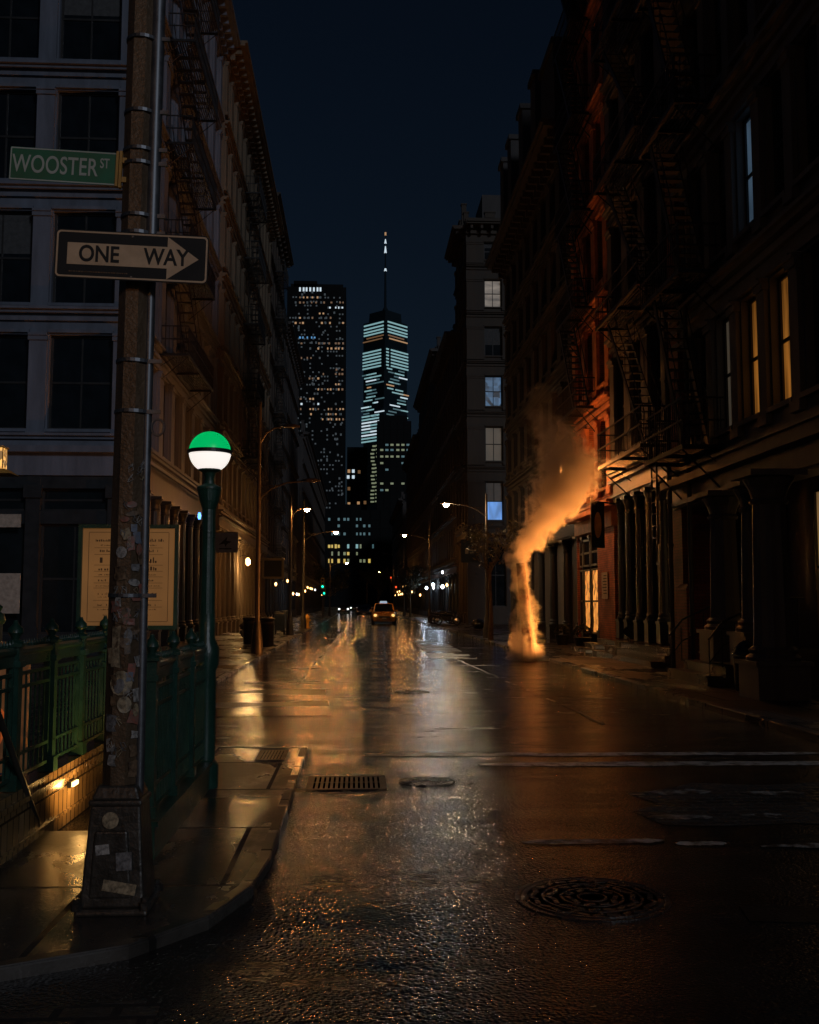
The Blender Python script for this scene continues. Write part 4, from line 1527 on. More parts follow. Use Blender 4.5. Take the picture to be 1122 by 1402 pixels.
FM = RX(R(90))
tilt = Matrix.Rotation(R(1.3), 4, 'Y')
MB().prism(rrect(SW, SH, .025), -.004, 0).build('plate', MAT['signblack'], sg, tilt @ FM)
o_, i_ = rrect(SW - .012, SH - .012, .022), rrect(SW - .03, SH - .03, .016)
bd = MB()
n = len(o_)
bd.add([(x, y, .0018) for x, y in o_] + [(x, y, .0018) for x, y in i_] + [(x, y, .0002) for x, y in o_] + [(x, y, .0002) for x, y in i_],
       [(k, (k + 1) % n, n + (k + 1) % n, n + k) for k in range(n)] + [(2 * n + k, 2 * n + (k + 1) % n, (k + 1) % n, k) for k in range(n)] + [(n + k, n + (k + 1) % n, 3 * n + (k + 1) % n, 3 * n + k) for k in range(n)])
bd.build('border', MAT['signwhite'], sg, tilt @ FM)
ar = [(-.343, -.058), (.187, -.058), (.187, -.118), (.355, .0), (.187, .118), (.187, .062), (-.343, .062)]
MB().prism(ar, .0004, .0022).build('arrow', MAT['signwhite'], sg, tilt @ FM)
tm = text_mesh('ONE', MAT['signblack'], .125, .0008, .0028, .82)
link('lettering', tm, sg, tilt @ T(-.175, -.0032, 0) @ FM)
tm = text_mesh('WAY', MAT['signblack'], .125, .0008, .0028, .82)
link('lettering', tm, sg, tilt @ T(.182, -.0032, 0) @ FM)
bt = MB()
for z in (.11, -.115):
    bt.lathe([(.007, 0), (.006, .004)], 8, (0, 0, 0), T(0, -.0005, z) @ FM)
bt.build('bolts', MAT['galv'], sg, tilt)
# fine print along the lower edge, too small to read
fp = MB()
x = -.33
while x < -.02:
    ww_ = rnd.uniform(.004, .012)
    fp.box(x, x + ww_, -.0024, -.001, -.1, -.094)
    x += ww_ + .004
fp.build('fine_print', MAT['pole'], sg, tilt)

# street name sign, on a bracket reaching left from the pole
sg = thing('street_name_sign', 'green WOOSTER ST street name sign on ochre bracket above the one way sign', 'street sign', at(87, 227, 5.55), R(2))
tilt = Matrix.Rotation(R(1.6), 4, 'Y')
MB().prism(rrect(.578, .188, .006), -.004, 0).build('plate', MAT['signgreen'], sg, tilt @ FM)
o_, i_ = rrect(.574, .184, .006), rrect(.562, .17, .004)
n = len(o_)
bd = MB()
bd.add([(x, y, .001) for x, y in o_] + [(x, y, .001) for x, y in i_], [(k, (k + 1) % n, n + (k + 1) % n, n + k) for k in range(n)])
bd.build('border', MAT['signletters'], sg, tilt @ FM)
link('lettering', text_mesh('WOOSTER', MAT['signletters'], .142, .0006, .0012, .66, 1.02), sg, tilt @ T(-.045, -.0016, -.004) @ FM)
link('lettering', text_mesh('ST', MAT['signletters'], .078, .0006, .001, .62), sg, tilt @ T(.222, -.0016, .026) @ FM)
br = MB()
br.box(.285, .298, -.012, .02, -.1, .1)
br.box(.302, .316, -.008, .02, -.105, .105)
br.box(.317, .36, .0, .014, -.07, -.04)
br.box(.317, .36, .0, .014, .04, .07)
br.build('bracket', MAT['bracket'], sg, tilt)

# ------------------------------------------------------------------ subway entrance
GR = 'green railings round the subway stairs'


def railing(label, p0, p1, z0, z1, nposts, end_finial=True, spikes=True, bars=None):
    p0, p1 = Vector((p0[0], p0[1], 0)), Vector((p1[0], p1[1], 0))
    d = p1 - p0
    L = d.length
    t = thing('subway_railing', label, 'railing', (p0.x, p0.y, z0), math.atan2(d.y, d.x), GR)
    h = z1 - z0
    pit = L / (nposts - 1)
    pm = MB()
    pm.box(-.04, .04, -.04, .04, 0, h + .03)
    pm.box(-.055, .055, -.055, .055, 0, .1)
    pm.box(-.055, .055, -.055, .055, h - .1, h - .06)
    pm.box(-.06, .06, -.06, .06, h + .03, h + .05)
    pm = pm.mesh('post', MAT['green'])
    fm = MB().lathe([(.05, 0), (.055, .015), (.025, .03), (.03, .045), (.05, .07), (.045, .1), (.02, .125), (.012, .15)], 12).mesh('finial', MAT['green'], 40)
    for k in range(nposts):
        o = link('post', pm, t, T(k * pit, 0))
        link('finial', fm, o, T(0, 0, h + .05))
    tr = MB()
    tr.tube([(.04, 0, h), (L - .04, 0, h)], .032, 10)
    tr.box(.04, L - .04, -.012, .012, h - .1, h - .03)
    if spikes:
        x = .1
        while x < L - .08:
            tr.lathe([(.006, h + .02), (.012, h + .045), (.001, h + .075)], 6, (x, 0, 0))
            x += .055
    tr.build('top_rail', MAT['green'], t)
    for k in range(nposts - 1):
        a, c = k * pit + .045, (k + 1) * pit - .045
        pn = MB()
        for z in (.06, .2, h * .72, h - .16):
            pn.box(a, c, -.012, .012, z, z + .022)
        pn.box(a, a + .02, -.013, .013, .06, h - .1)
        pn.box(c - .02, c, -.013, .013, .06, h - .1)
        nb = bars or 10
        for q in range(1, nb):
            x = a + (c - a) * q / nb
            pn.box(x - .005, x + .005, -.006, .006, .082, h - .16)
        pn.build('panel', MAT['green'], t)
    return t


FXR, FXL, FYB = -1.32, -2.2, 9.1
railing('green railing with ridged panels on the street side of the subway stairs', (FXR, 6.75), (FXR, FYB), PZ + .2, 1.25, 4, bars=12)
railing('tall green barred railing on the far side of the stairs, lit amber from below', (FXL, 5.2), (FXL, FYB + .05), .46, 1.34, 6, bars=7)
railing('short green railing across the back of the stairs under the poster board', (FXL + .06, FYB + .02), (FXR - .07, FYB + .02), PZ + .2, 1.2, 2, bars=11)
kb = MB()
kb.box(FXR - .06, FXR + .07, 6.6, FYB + .1, PZ - .6, PZ + .2)
kb.box(FXR - .08, FXR + .09, 6.6, FYB + .1, PZ + .2, PZ + .23)
tag(kb.build('kerb_wall', MAT['green']), 'dark green low wall under the street-side subway railing', 'low wall')
kb = MB()
kb.box(FXL - .09, FXL + .045, 5.0, FYB + .1, -2.2, .36)
kb.box(FXL - .1, FXL + .07, 5.0, FYB + .1, .36, .395)
kb.box(FXL - .09, FXL + .05, 5.0, FYB + .1, .396, .455)
kb.box(FXL + .046, FXL + .06, 5.0, FYB + .1, .1, .12)
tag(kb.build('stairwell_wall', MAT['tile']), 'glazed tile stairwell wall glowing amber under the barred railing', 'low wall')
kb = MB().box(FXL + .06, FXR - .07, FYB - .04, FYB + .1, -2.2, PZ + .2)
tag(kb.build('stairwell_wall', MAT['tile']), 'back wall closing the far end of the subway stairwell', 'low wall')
ss = MB()
for k in range(9):
    ss.box(FXL + .05, FXR - .065, 7.45 + .2 * k, 7.45 + .2 * (k + 1), -2.2, PZ - .17 * (k + 1))
tag(ss.build('subway_stairs', MAT['step']), 'stone subway stairs going down between the green railings', 'stairs')
ht = MB()
a, c = at(0, 985, 6.2), at(50, 1122, 7.25)
ht.tube([a + (a - c) * .6, a, c, c + Vector((0, .02, -.05))], .02, 10)
tag(ht.build('handrail', MAT['steel'], smooth=40), 'slanting metal handrail at the top of the subway stairs', 'handrail')

# painted board seen through the bars at the left edge
t = thing('painted_board', 'mural board in orange and blue, glow added, seen through the barred railing', 'mural', (-2.8, 7.9, PZ))
MB().box(-.5, .34, 0, .05, .1, 1.3).build('board', emit_mat('mural_glow_ground', (.6, .28, .12), .07, base=(.2, .1, .05), pattern='noise', pscale=(3, 3, 3)), t)  # emission stands in for light falling on the board
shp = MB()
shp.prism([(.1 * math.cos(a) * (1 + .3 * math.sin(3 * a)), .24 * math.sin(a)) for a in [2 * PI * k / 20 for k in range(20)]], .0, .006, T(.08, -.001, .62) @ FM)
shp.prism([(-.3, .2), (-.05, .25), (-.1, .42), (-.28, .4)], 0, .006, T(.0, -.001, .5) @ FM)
shp.build('orange_shape', emit_mat('mural_glow_orange', (1.0, .2, .04), .22, base=(.5, .12, .03)), t)  # glow added to the orange shapes as well
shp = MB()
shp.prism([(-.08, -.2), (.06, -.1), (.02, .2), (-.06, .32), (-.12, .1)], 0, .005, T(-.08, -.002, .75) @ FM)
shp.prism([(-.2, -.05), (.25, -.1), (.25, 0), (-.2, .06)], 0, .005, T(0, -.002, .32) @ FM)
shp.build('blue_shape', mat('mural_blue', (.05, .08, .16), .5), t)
t = thing('caged_lamp', 'bright little lamp fixed to the tiled stairwell wall under the railing', 'lamp', (FXL + .046, 8.0, .29))
MB().box(0, .03, -.08, .08, -.018, .028).build('housing', MAT['blackiron'], t)
MB().box(.0302, .045, -.07, .07, -.01, .02).build('lens', E['stairbulb'], t)
lamp('stair_light', 'SPOT', (.5, -.35, -.05), 34, (1.0, .5, .12), .05, t, (0, -.1, .3), 120, .6)
lamp('stair_glow', 'POINT', (.09, 0, .0), 2.2, (1.0, .52, .14), .03, t)

# globe lamp on its post
LX, LY = FXR + .01, FYB + .02
t = thing('globe_lamp', 'subway globe lamp, green above and white below, on a dark green post', 'lamp post', (LX, LY, PZ))
hp = at(285, 655, LY).z - PZ
MB().lathe([(.12, 0), (.12, .2), (.09, .24), (.085, 1.0), (.11, 1.06), (.115, 1.2), (.075, 1.28), (.07, 1.5)], 16).build('pedestal', MAT['green'], t, smooth=35)
MB().lathe([(.068, 1.5), (.058, hp - .28), (.085, hp - .2), (.1, hp - .12), (.105, hp - .1), (.04, hp - .09)], 16, flute=.04).build('post', MAT['green'], t)
MB().lathe([(.11, hp - .1), (.11, hp - .08), (.05, hp - .05), (.042, hp), (.06, hp + .05), (.1, hp + .07), (.1, hp + .1)], 18).build('collar', MAT['green'], t, smooth=35)
gz, gr = at(285, 619, LY).z - PZ, .185
MB().lathe([(gr * math.cos(a), gz + gr * math.sin(a)) for a in [R(x) for x in range(-66, -4, 6)]] + [(gr * math.cos(R(-5)), gz + gr * math.sin(R(-5)))], 32).build('white_globe', E['white'], t, smooth=60)
MB().lathe([(gr * math.cos(a), gz + gr * math.sin(a)) for a in [R(x) for x in range(4, 88, 6)]] + [(.002, gz + gr)], 32).build('green_globe', E['globegreen'], t, smooth=60)
MB().lathe([(gr + .012, gz - .018), (gr + .016, gz - .014), (gr + .016, gz + .012), (gr + .012, gz + .016), (gr - .02, gz + .016)], 32).build('band', MAT['blackiron'], t)

# poster board above the back railing
c0, c1 = at(109, 718, 9.3), at(243, 862, 9.3)
t = thing('poster_board', 'amber backlit notice board in green frame behind the pole', 'notice board', ((c0.x + c1.x) / 2, 9.3, PZ))
W_, H_ = c1.x - c0.x, c0.z - c1.z
zc = (c0.z + c1.z) / 2 - PZ
f = MB()
for a in ((-W_ / 2, W_ / 2, zc + H_ / 2 - .035, zc + H_ / 2), (-W_ / 2, W_ / 2, zc - H_ / 2, zc - H_ / 2 + .035), (-W_ / 2, -W_ / 2 + .035, zc - H_ / 2 + .035, zc + H_ / 2 - .035), (W_ / 2 - .035, W_ / 2, zc - H_ / 2 + .035, zc + H_ / 2 - .035)):
    f.box(a[0], a[1], -.03, .05, a[2], a[3])
f.box(-W_ / 2 + .03, W_ / 2 - .03, .03, .045, zc - H_ / 2 + .03, zc + H_ / 2 - .03)
f.build('frame', MAT['green'], t)
p = MB()
for x in (-W_ / 2 + .05, W_ / 2 - .05):
    p.box(x - .02, x + .02, .0, .045, 0, zc - H_ / 2)
p.build('legs', MAT['green'], t)
MB().box(-W_ / 2 + .036, W_ / 2 - .036, -.005, .005, zc - H_ / 2 + .036, zc + H_ / 2 - .036).build('poster', E['poster'], t)
pr = MB()
w2, h2 = W_ / 2 - .09, H_ / 2 - .07
for z in (h2, -h2):
    pr.box(-w2, w2, -.0075, -.006, zc + z - .002, zc + z + .002)
for x in (w2, -w2):
    pr.box(x - .002, x + .002, -.0075, -.006, zc - h2 + .003, zc + h2 - .003)
for (z, hh, dense, ind) in ((.33, .028, .9, .0), (.285, .015, .8, .06), (.235, .026, .7, .05), (.15, .05, .75, .06), (.075, .035, .7, .05), (.02, .012, .7, .05), (-.03, .02, .6, .05), (-.08, .01, .8, .02), (-.15, .022, .6, .05), (-.18, .008, .7, .05), (-.25, .018, .7, .05), (-.29, .012, .8, .05), (-.34, .01, .6, .1)):
    x = -w2 + .04 + ind
    while x < w2 - .05 - ind:
        ww_ = rnd.uniform(.25, .8) * max(hh, .012)
        if rnd.random() < dense:
            q = rnd.uniform(.35, 1)
            pr.box(x, x + ww_ * .6, -.0075, -.006, zc + z - hh / 2, zc + z - hh / 2 + hh * q)
        x += ww_
for z in (.26, .2, .105, .05, 0, -.055, -.1, -.21, -.27):
    pr.box(-w2 + .05, w2 - .05, -.0072, -.006, zc + z - .0015, zc + z + .0015)
pr.build('print', mat('poster_ink', (.05, .03, .015), .8), t)

# finials and posts behind the railing at the left edge
t = thing('bollard', 'slim bollard with round cap behind the barred railing at the left edge', 'bollard', (-2.95, 8.6, PZ))
MB().lathe([(.05, 0), (.05, 1.42)], 14).build('post', MAT['f_blue'], t, smooth=40)
MB().lathe([(.06, 1.42), (.075, 1.45), (.06, 1.5), (.03, 1.52), (.05, 1.56), (.0, 1.6)], 14).build('cap', MAT['green'], t, smooth=40)
# lit lantern sign entering at the left
c = at(1, 630, 14)
t = thing('lantern', 'amber lit lantern with small roof at the left edge of the corner building', 'lantern', (c.x - .02, 14, c.z))
MB().box(-.14, .07, -.1, .1, -.12, .16).build('glass_box', emit_mat('lantern_glow', (1.0, .5, .12), .9, pattern='vor', pscale=(9, 9, 9)), t)
m = MB()
m.taper(-.03, 0, -.2, .5, .4, -.13, .3, .28)
for x in (-.15, .075):
    m.box(x, x + .012, -.11, -.098, -.12, .16)
m.box(-.16, .09, -.12, .12, .16, .18)
m.build('roof', MAT['bracket'], t)
MB().box(-.3, -.29, -.02, .02, -c.z + PZ, .2).build('post', MAT['blackiron'], t)
# posters in the corner building's window
for x0, x1, y0, y1, lb in ((-2, 29, 704, 722, 'pale narrow poster high in the leftmost shop window'), (-2, 27, 785, 840, 'pale wide poster low in the leftmost shop window')):
    a, c = at(x0, y0, 31.9), at(x1, y1, 31.9)
    tag(MB().box(a.x, c.x, 31.86, 31.875, c.z, a.z).build('window_poster', MAT['paper']), lb, 'poster')


# ------------------------------------------------------------------ street lamps
def street_lamp(label, x, y, z, arm, side, h, lit, colour=(1.0, .62, .3), power=300, group='cobra-head lamps along the street', arms=None):
    t = thing('street_lamp', label, 'street lamp', (x, y, PZ), group=group)
    p = MB()
    p.lathe([(.2, 0), (.19, .3), (.12, .9), (.1, 1.0)], 10)
    p.tube([(0, 0, 1.0), (0, 0, h)], [.085, .055], 8)
    p.build('pole', MAT['steel'], t, smooth=40)
    for (za, ln, on) in (arms or [(z, arm, lit)]):
        s = side
        a = MB()
        a.tube([(0, 0, za - .55), (s * ln * .3, 0, za - .2), (s * ln * .65, 0, za - .02), (s * ln, 0, za + .03)], [.035, .032, .028, .028], 8)
        a.tube([(0, 0, za - .1), (s * ln * .45, 0, za - .12)], .015, 6)
        a.build('arm', MAT['steel'], t, smooth=40)
        hd = MB()
        hd.loft([[(s * (ln + q * .62 - .02), yy * sc_, za + .05 + zz * sc_) for yy, zz in ((-.13, -.03), (-.1, .06), (0, .09), (.1, .06), (.13, -.03), (0, -.04))] for q, sc_ in ((0, .35), (.3, .9), (.7, 1.0), (1, .5))])
        hd.build('lamp_head', MAT['steel'], t, fix=True)
        if on:
            b = MB()
            b.lathe([(.02, -.14), (.09, -.11), (.13, -.05), (.14, 0)], 16)
            b.build('lens', E['bulbpale' if colour[2] > .35 else 'bulb'], t, T(s * (ln + .3), 0, za + .02), smooth=60)
    return t


street_lamp('street lamp with bright star-like head over the bare tree on the right', 5.95, 46.5, 6.1, 1.55, -1, 6.6, True, (1.0, .74, .5), 420)
street_lamp('second lit street lamp on the right, past the beige corner building', 5.95, 83, 7.1, 1.75, -1, 8.0, True, (1.0, .62, .3), 420)
street_lamp('dark pole with two unlit arms on the left pavement beside the tan building', -3.2, 33.5, 7.3, 1.0, 1, 8.2, False, arms=[(7.35, .7, False), (5.55, 1.4, False)])
street_lamp('lit lamp on the tall left pole just past the two-armed pole', -3.3, 51.5, 6.3, .5, 1, 7.0, True, (1.0, .58, .25), 330)
street_lamp('lit lamp with long curved arm farther along the left pavement', -3.3, 64.5, 6.05, 1.7, 1, 8.1, True, (1.0, .55, .2), 480)
street_lamp('small lit lamp far down the left kerb', -3.3, 128, 6.6, 1.8, 1, 8.0, True, (1.0, .6, .28), 400)
street_lamp('small lit lamp far down the middle of the street end', 2.0, 190, 7.0, -.9, 1, 7.6, True, (1.0, .6, .28), 500)
street_lamp('unlit curved lamp far down the right kerb', 5.9, 126, 7.6, 2.0, -1, 8.4, False)
street_lamp('last lit lamp far down the right kerb', 5.9, 160, 6.5, 2.0, -1, 8.0, True, (1.0, .62, .32), 400)

street_lamp('street lamp standing out of view behind the corner', -6.0, -11.0, 7.6, 1.6, 1, 8.2, True, (1.0, .6, .28), 400)

# unseen lamps assumed for the orange light: floodlight on steps, gooseneck on red building
t = thing('floodlight', 'assumed small work light on the wide steps, tilted up into the steam', 'floodlight', (7.9, 29.4, .5))
m = MB()
m.box(-.05, .05, -.14, .14, 0, .03)
for y in (-.13, .13):
    m.tube([(0, y, .03), (0, y, .25)], .014, 6)
m.build('stand', MAT['blackiron'], t)
TM = T(0, 0, .24) @ Matrix.Rotation(R(40), 4, 'Y')
MB().box(-.06, .06, -.12, .12, -.09, .09).box(-.26, -.0605, -.135, -.12, -.1, .1).box(-.2, -.0605, -.12, .12, .09, .1).build('housing', MAT['blackiron'], t, TM)
MB().box(-.066, -.061, -.1, .1, -.07, .07).build('lens', E['bulbwarm'], t, TM)
lamp('flood_beam', 'SPOT', (-.12, 0, .32), 3400, (1.0, .31, .06), .08, t, (-.12 - .77, -.03, .32 + .60), 106, .25)
t = thing('wall_lamp', 'orange gooseneck lamp reaching out from the red building behind the steam', 'wall lamp', (XR - 1.35, 34.8, 6.3))
MB().lathe([(.03, -.25), (.1, -.15), (.11, .05), (.05, .15)], 10).build('lens', E['bulbdim'], t)
MB().tube([(0, 0, .15), (.2, 0, .4), (.8, 0, .5), (1.34, 0, .2)], .022, 8).build('bracket', MAT['blackiron'], t)
lamp('wall_light', 'POINT', (-.16, 0, -.05), 380, (1.0, .32, .065), .1, t)

# wall lamps
t = thing('wall_lamp', 'bright wall lamp among the tan columns on the left', 'wall lamp', (XL + .72, 62, 4.15))
MB().lathe([(.03, -.25), (.12, -.15), (.14, .1), (.06, .22)], 10).build('lens', E['bulbwarm'], t)
MB().tube([(0, 0, .22), (-.2, 0, .4), (-.5, 0, .3)], .025, 8).build('bracket', MAT['blackiron'], t)
lamp('wall_light', 'POINT', (.2, -.1, -.1), 340, (1.0, .55, .2), .12, t)
t = thing('wall_lamp', 'small blue lamp under the ledge of the grey corner building', 'wall lamp', (XL + .3, 45.5, 5.5))
MB().lathe([(.05, -.15), (.08, 0), (.05, .15)], 10).build('lens', E['bluelamp'], t)
MB().box(-.3, -.05, -.03, .03, -.03, .03).build('bracket', MAT['blackiron'], t)
for (x, y, z, lb) in ((XR - .4, 108, 3.6, 'cold white shop lamp far down the right pavement'), (XR - .4, 118, 3.4, 'second cold white shop lamp farther down the right pavement'), (XR - .4, 96, 3.2, 'white globe shop lamp on the brown building past the beige corner')):
    t = thing('wall_lamp', lb, 'wall lamp', (x, y, z), group='white shop lamps on the right')
    MB().lathe([(.05, -.2), (.2, 0), (.05, .2)], 10).build('lens', emit_mat('cold_lamp', (.75, .88, 1.0), 6.0) if 'cold_lamp' not in bpy.data.materials else bpy.data.materials['cold_lamp'], t)
    MB().box(.1, .4, -.03, .03, .1, .16).build('bracket', MAT['blackiron'], t)
    lamp('shop_light', 'POINT', (-.35, 0, -.1), 60, (.7, .85, 1.0), .15, t)


for k in range(26):                          # small lamps among the far shopfronts
    sd = rnd.choice([-1, 1])
    y = 88 + 5.3 * k + rnd.uniform(-1.5, 1.5)
    z = rnd.choice([2.7, 3.3, 3.9, 4.6])
    x = (XL + .3) if sd < 0 else (XR - .3)
    t = thing('shop_lamp', 'small glowing lamp among the far shopfronts', 'wall lamp', (x, y, z), 0, 'small lamps glowing along the far shopfronts')
    MB().lathe([(.03, -.16), (.11, 0), (.03, .16)], 8).build('lens', E[rnd.choice(['shopbulb', 'shopbulb', 'shopbulbwhite'])], t)
    MB().box(-.3, 0, -.02, .02, .12, .16).build('bracket', MAT['blackiron'], t, None if sd < 0 else RZ(PI))

# ------------------------------------------------------------------ steam
SX, SY = 4.8, 29.2
t = thing('steam_stack', 'leaning orange steam stack standing in the road near the right kerb', 'steam stack', (SX, SY, 0))
m = MB()
m.lathe([(.23, 0), (.22, .08), (.185, .35), (.16, .5)], 18, (.12, 0, 0))
m.build('foot', MAT['stack'], t, smooth=40)
rings = [(.19, .5), (.185, 2.75)]
for k in range(5):
    z0, z1 = .5 + k * .46, .5 + (k + 1) * .46
    s_ = MB()
    s_.tube([(.16 - .09 * z0, 0, z0), (.16 - .09 * z1, 0, z1)], [.165 - .008 * k, .165 - .008 * (k + 1)], 20)
    s_.build('pipe_section', MAT['stackwhite' if k % 2 else 'stack'], t, smooth=40)

# plume: density follows a rising, bending path; broken up by noise
PATH = [(0.0, 4.85, .48), (.6, 4.86, .42), (1.5, 4.8, .32), (2.5, 4.68, .28), (2.95, 4.68, .34), (3.3, 4.9, .46), (3.8, 5.3, .62), (4.4, 5.75, .8), (5.0, 6.05, .92), (5.6, 6.15, .9), (6.2, 5.95, .78), (6.9, 5.6, .56), (7.6, 5.35, .4)]
ZT = 8.0


def interp(z, idx):
    for a, c in zip(PATH, PATH[1:]):
        if a[0] <= z <= c[0]:
            f = (z - a[0]) / (c[0] - a[0])
            return a[idx] + (c[idx] - a[idx]) * f
    return PATH[-1][idx]


vm = bpy.data.materials.new('steam')
vm.use_nodes = True
nt = vm.node_tree
for n in list(nt.nodes):
    nt.nodes.remove(n)
vo = N(nt, 'ShaderNodeOutputMaterial')
pv = N(nt, 'ShaderNodeVolumePrincipled')
pv.inputs['Color'].default_value = (.95, .93, .9, 1)
pv.inputs['Anisotropy'].default_value = 0.0
nt.links.new(pv.outputs[0], vo.inputs['Volume'])
g = N(nt, 'ShaderNodeTexCoord')
# turbulence pushes the lookup point about, so the edge billows
wn = N(nt, 'ShaderNodeTexNoise')
wn.inputs['Scale'].default_value = 1.7
wn.inputs['Detail'].default_value = 5
nt.links.new(g.outputs['Object'], wn.inputs['Vector'])
sb = N(nt, 'ShaderNodeVectorMath', operation='SUBTRACT')
sb.inputs[1].default_value = (.5, .5, .5)
nt.links.new(wn.outputs['Color'], sb.inputs[0])
sl = N(nt, 'ShaderNodeVectorMath', operation='SCALE')
sl.inputs['Scale'].default_value = 0.8
nt.links.new(sb.outputs[0], sl.inputs[0])
av = N(nt, 'ShaderNodeVectorMath', operation='ADD')
nt.links.new(g.outputs['Object'], av.inputs[0])
nt.links.new(sl.outputs[0], av.inputs[1])
sp = N(nt, 'ShaderNodeSeparateXYZ')
nt.links.new(av.outputs[0], sp.inputs[0])
zn = N(nt, 'ShaderNodeMath', operation='DIVIDE')
zn.inputs[1].default_value = ZT
nt.links.new(sp.outputs['Z'], zn.inputs[0])


def fcurve(idx, lo, hi):
    fc = N(nt, 'ShaderNodeFloatCurve')
    cv = fc.mapping.curves[0]
    cv.points[0].location = (0, (PATH[0][idx] - lo) / (hi - lo))
    cv.points[1].location = (1, (PATH[-1][idx] - lo) / (hi - lo))
    for p in PATH[1:]:
        cv.points.new(p[0] / ZT, (p[idx] - lo) / (hi - lo))
    fc.mapping.update()
    nt.links.new(zn.outputs[0], fc.inputs['Value'])
    mr = N(nt, 'ShaderNodeMapRange')
    mr.inputs['To Min'].default_value = lo
    mr.inputs['To Max'].default_value = hi
    nt.links.new(fc.outputs[0], mr.inputs['Value'])
    return mr.outputs[0]


def mth(op, a, c=None):
    n = N(nt, 'ShaderNodeMath', operation=op)
    for i, q in enumerate((a, c)):
        if q is None: continue
        if isinstance(q, (int, float)): n.inputs[i].default_value = q
        else: nt.links.new(q, n.inputs[i])
    return n.outputs[0]


xc, rc = fcurve(1, 4, 7), fcurve(2, 0, 1.2)
dx = mth('SUBTRACT', sp.outputs['X'], xc)
dy = mth('SUBTRACT', sp.outputs['Y'], SY)
dd = mth('DIVIDE', mth('SQRT', mth('ADD', mth('MULTIPLY', dx, dx), mth('MULTIPLY', dy, dy))), rc)
fn = N(nt, 'ShaderNodeTexNoise')
fn.inputs['Scale'].default_value = 3.2
fn.inputs['Detail'].default_value = 5
fn.inputs['Roughness'].default_value = 0.6
nt.links.new(av.outputs[0], fn.inputs['Vector'])
body = mth('ADD', mth('SUBTRACT', 1.0, dd), mth('MULTIPLY', mth('SUBTRACT', fn.outputs['Fac'], .5), 2.6))
zf = N(nt, 'ShaderNodeMapRange')          # thins as it rises
zf.inputs['From Min'].default_value = 4.6
zf.inputs['From Max'].default_value = 7.3
zf.inputs['To Min'].default_value = 1.0
zf.inputs['To Max'].default_value = 0.05
nt.links.new(sp.outputs['Z'], zf.inputs['Value'])
zl = N(nt, 'ShaderNodeMapRange')          # thin round the pipe, thick above it
zl.inputs['From Min'].default_value = 2.5
zl.inputs['From Max'].default_value = 3.2
zl.inputs['To Min'].default_value = 0.5
zl.inputs['To Max'].default_value = 1.0
nt.links.new(sp.outputs['Z'], zl.inputs['Value'])
ss_ = N(nt, 'ShaderNodeMapRange', interpolation_type='SMOOTHSTEP')
ss_.inputs['From Min'].default_value = -0.06
ss_.inputs['From Max'].default_value = 0.4
nt.links.new(body, ss_.inputs['Value'])
zb = N(nt, 'ShaderNodeMapRange')          # thick again at the foot of the pipe
zb.inputs['From Min'].default_value = 0.4
zb.inputs['From Max'].default_value = 1.5
zb.inputs['To Min'].default_value = 1.2
zb.inputs['To Max'].default_value = 0.0
nt.links.new(sp.outputs['Z'], zb.inputs['Value'])
den = mth('MULTIPLY', mth('MULTIPLY', ss_.outputs[0], mth('MULTIPLY', zf.outputs[0], mth('MAXIMUM', zl.outputs[0], zb.outputs[0]))), 4.0)
nt.links.new(den, pv.inputs['Density'])
rings = []
zs = [0.02 + i * (ZT - .04) / 22 for i in range(23)]
for z in zs:
    x, r = interp(z, 1), interp(z, 2) * 1.5 + .25
    rings.append([Vector((x + r * math.cos(2 * PI * k / 20), SY + r * math.sin(2 * PI * k / 20), z)) for k in range(20)])
o = MB().loft(rings).build('steam_plume', vm)
tag(o, 'orange-lit steam plume billowing up from the stack in the road', 'steam')

# ------------------------------------------------------------------ tree by the right kerb
def tree(name, label, x, y, h, spread, nleaf, leafm, seed, group=None, z=PZ, first=.42, lsize=.09):
    q = random.Random(seed)
    t = thing(name, label, 'tree', (x, y, z), group=group)
    tr, br, lf = MB(), MB(), MB()
    tr.tube([(0, 0, 0), (.03, .02, h * .2), (-.02, .0, h * .45), (.02, .03, h * .6)], [.13, .085, .07, .055], 8)
    tips = []

    def grow(p, d, ln, r, lev):
        P = [p]
        for k in range(4):
            d = (d + Vector((q.uniform(-.25, .25), q.uniform(-.25, .25), q.uniform(-.05, .2)))).normalized()
            P.append(P[-1] + d * ln / 4)
        br.tube(P, [r * (1 - .16 * i) for i in range(5)], 5)
        if lev < 2:
            for k in range(3 if lev == 0 else 2):
                i = q.choice([2, 3, 4])
                a = q.uniform(0, 2 * PI)
                grow(P[i], (d + Vector((math.cos(a), math.sin(a), .3)) * .75).normalized(), ln * .6, r * .5, lev + 1)
        tips.extend(P[2:])
    for k in range(9):
        a = 2 * PI * k / 9 + q.uniform(-.3, .3)
        zz = h * q.uniform(first, .6)
        grow(Vector((0, 0, zz)), Vector((math.cos(a) * .8, math.sin(a) * .8, .75)).normalized(), spread * q.uniform(.8, 1.25), .035, 0)
    for k in range(nleaf):
        p = q.choice(tips) + Vector((q.gauss(0, .16), q.gauss(0, .16), q.gauss(-.1, .18)))
        Mx = Matrix.Translation(p) @ Matrix.Rotation(q.uniform(0, 6.28), 4, Vector((q.gauss(0, 1), q.gauss(0, 1), q.gauss(0, 1) + .01)).normalized())
        s = q.uniform(.6, 1.2) * lsize
        lf.add([(-s, 0, 0), (0, -s * .45, s * .1), (s, 0, 0), (0, s * .45, s * .1)], [(0, 1, 2, 3)], Mx)
    tr.build('trunk', MAT['bark'], t, smooth=50)
    br.build('branches', MAT['bark'], t, smooth=50)
    o = lf.build('crown', MAT[leafm], t)
    o['kind'] = 'stuff'
    return t


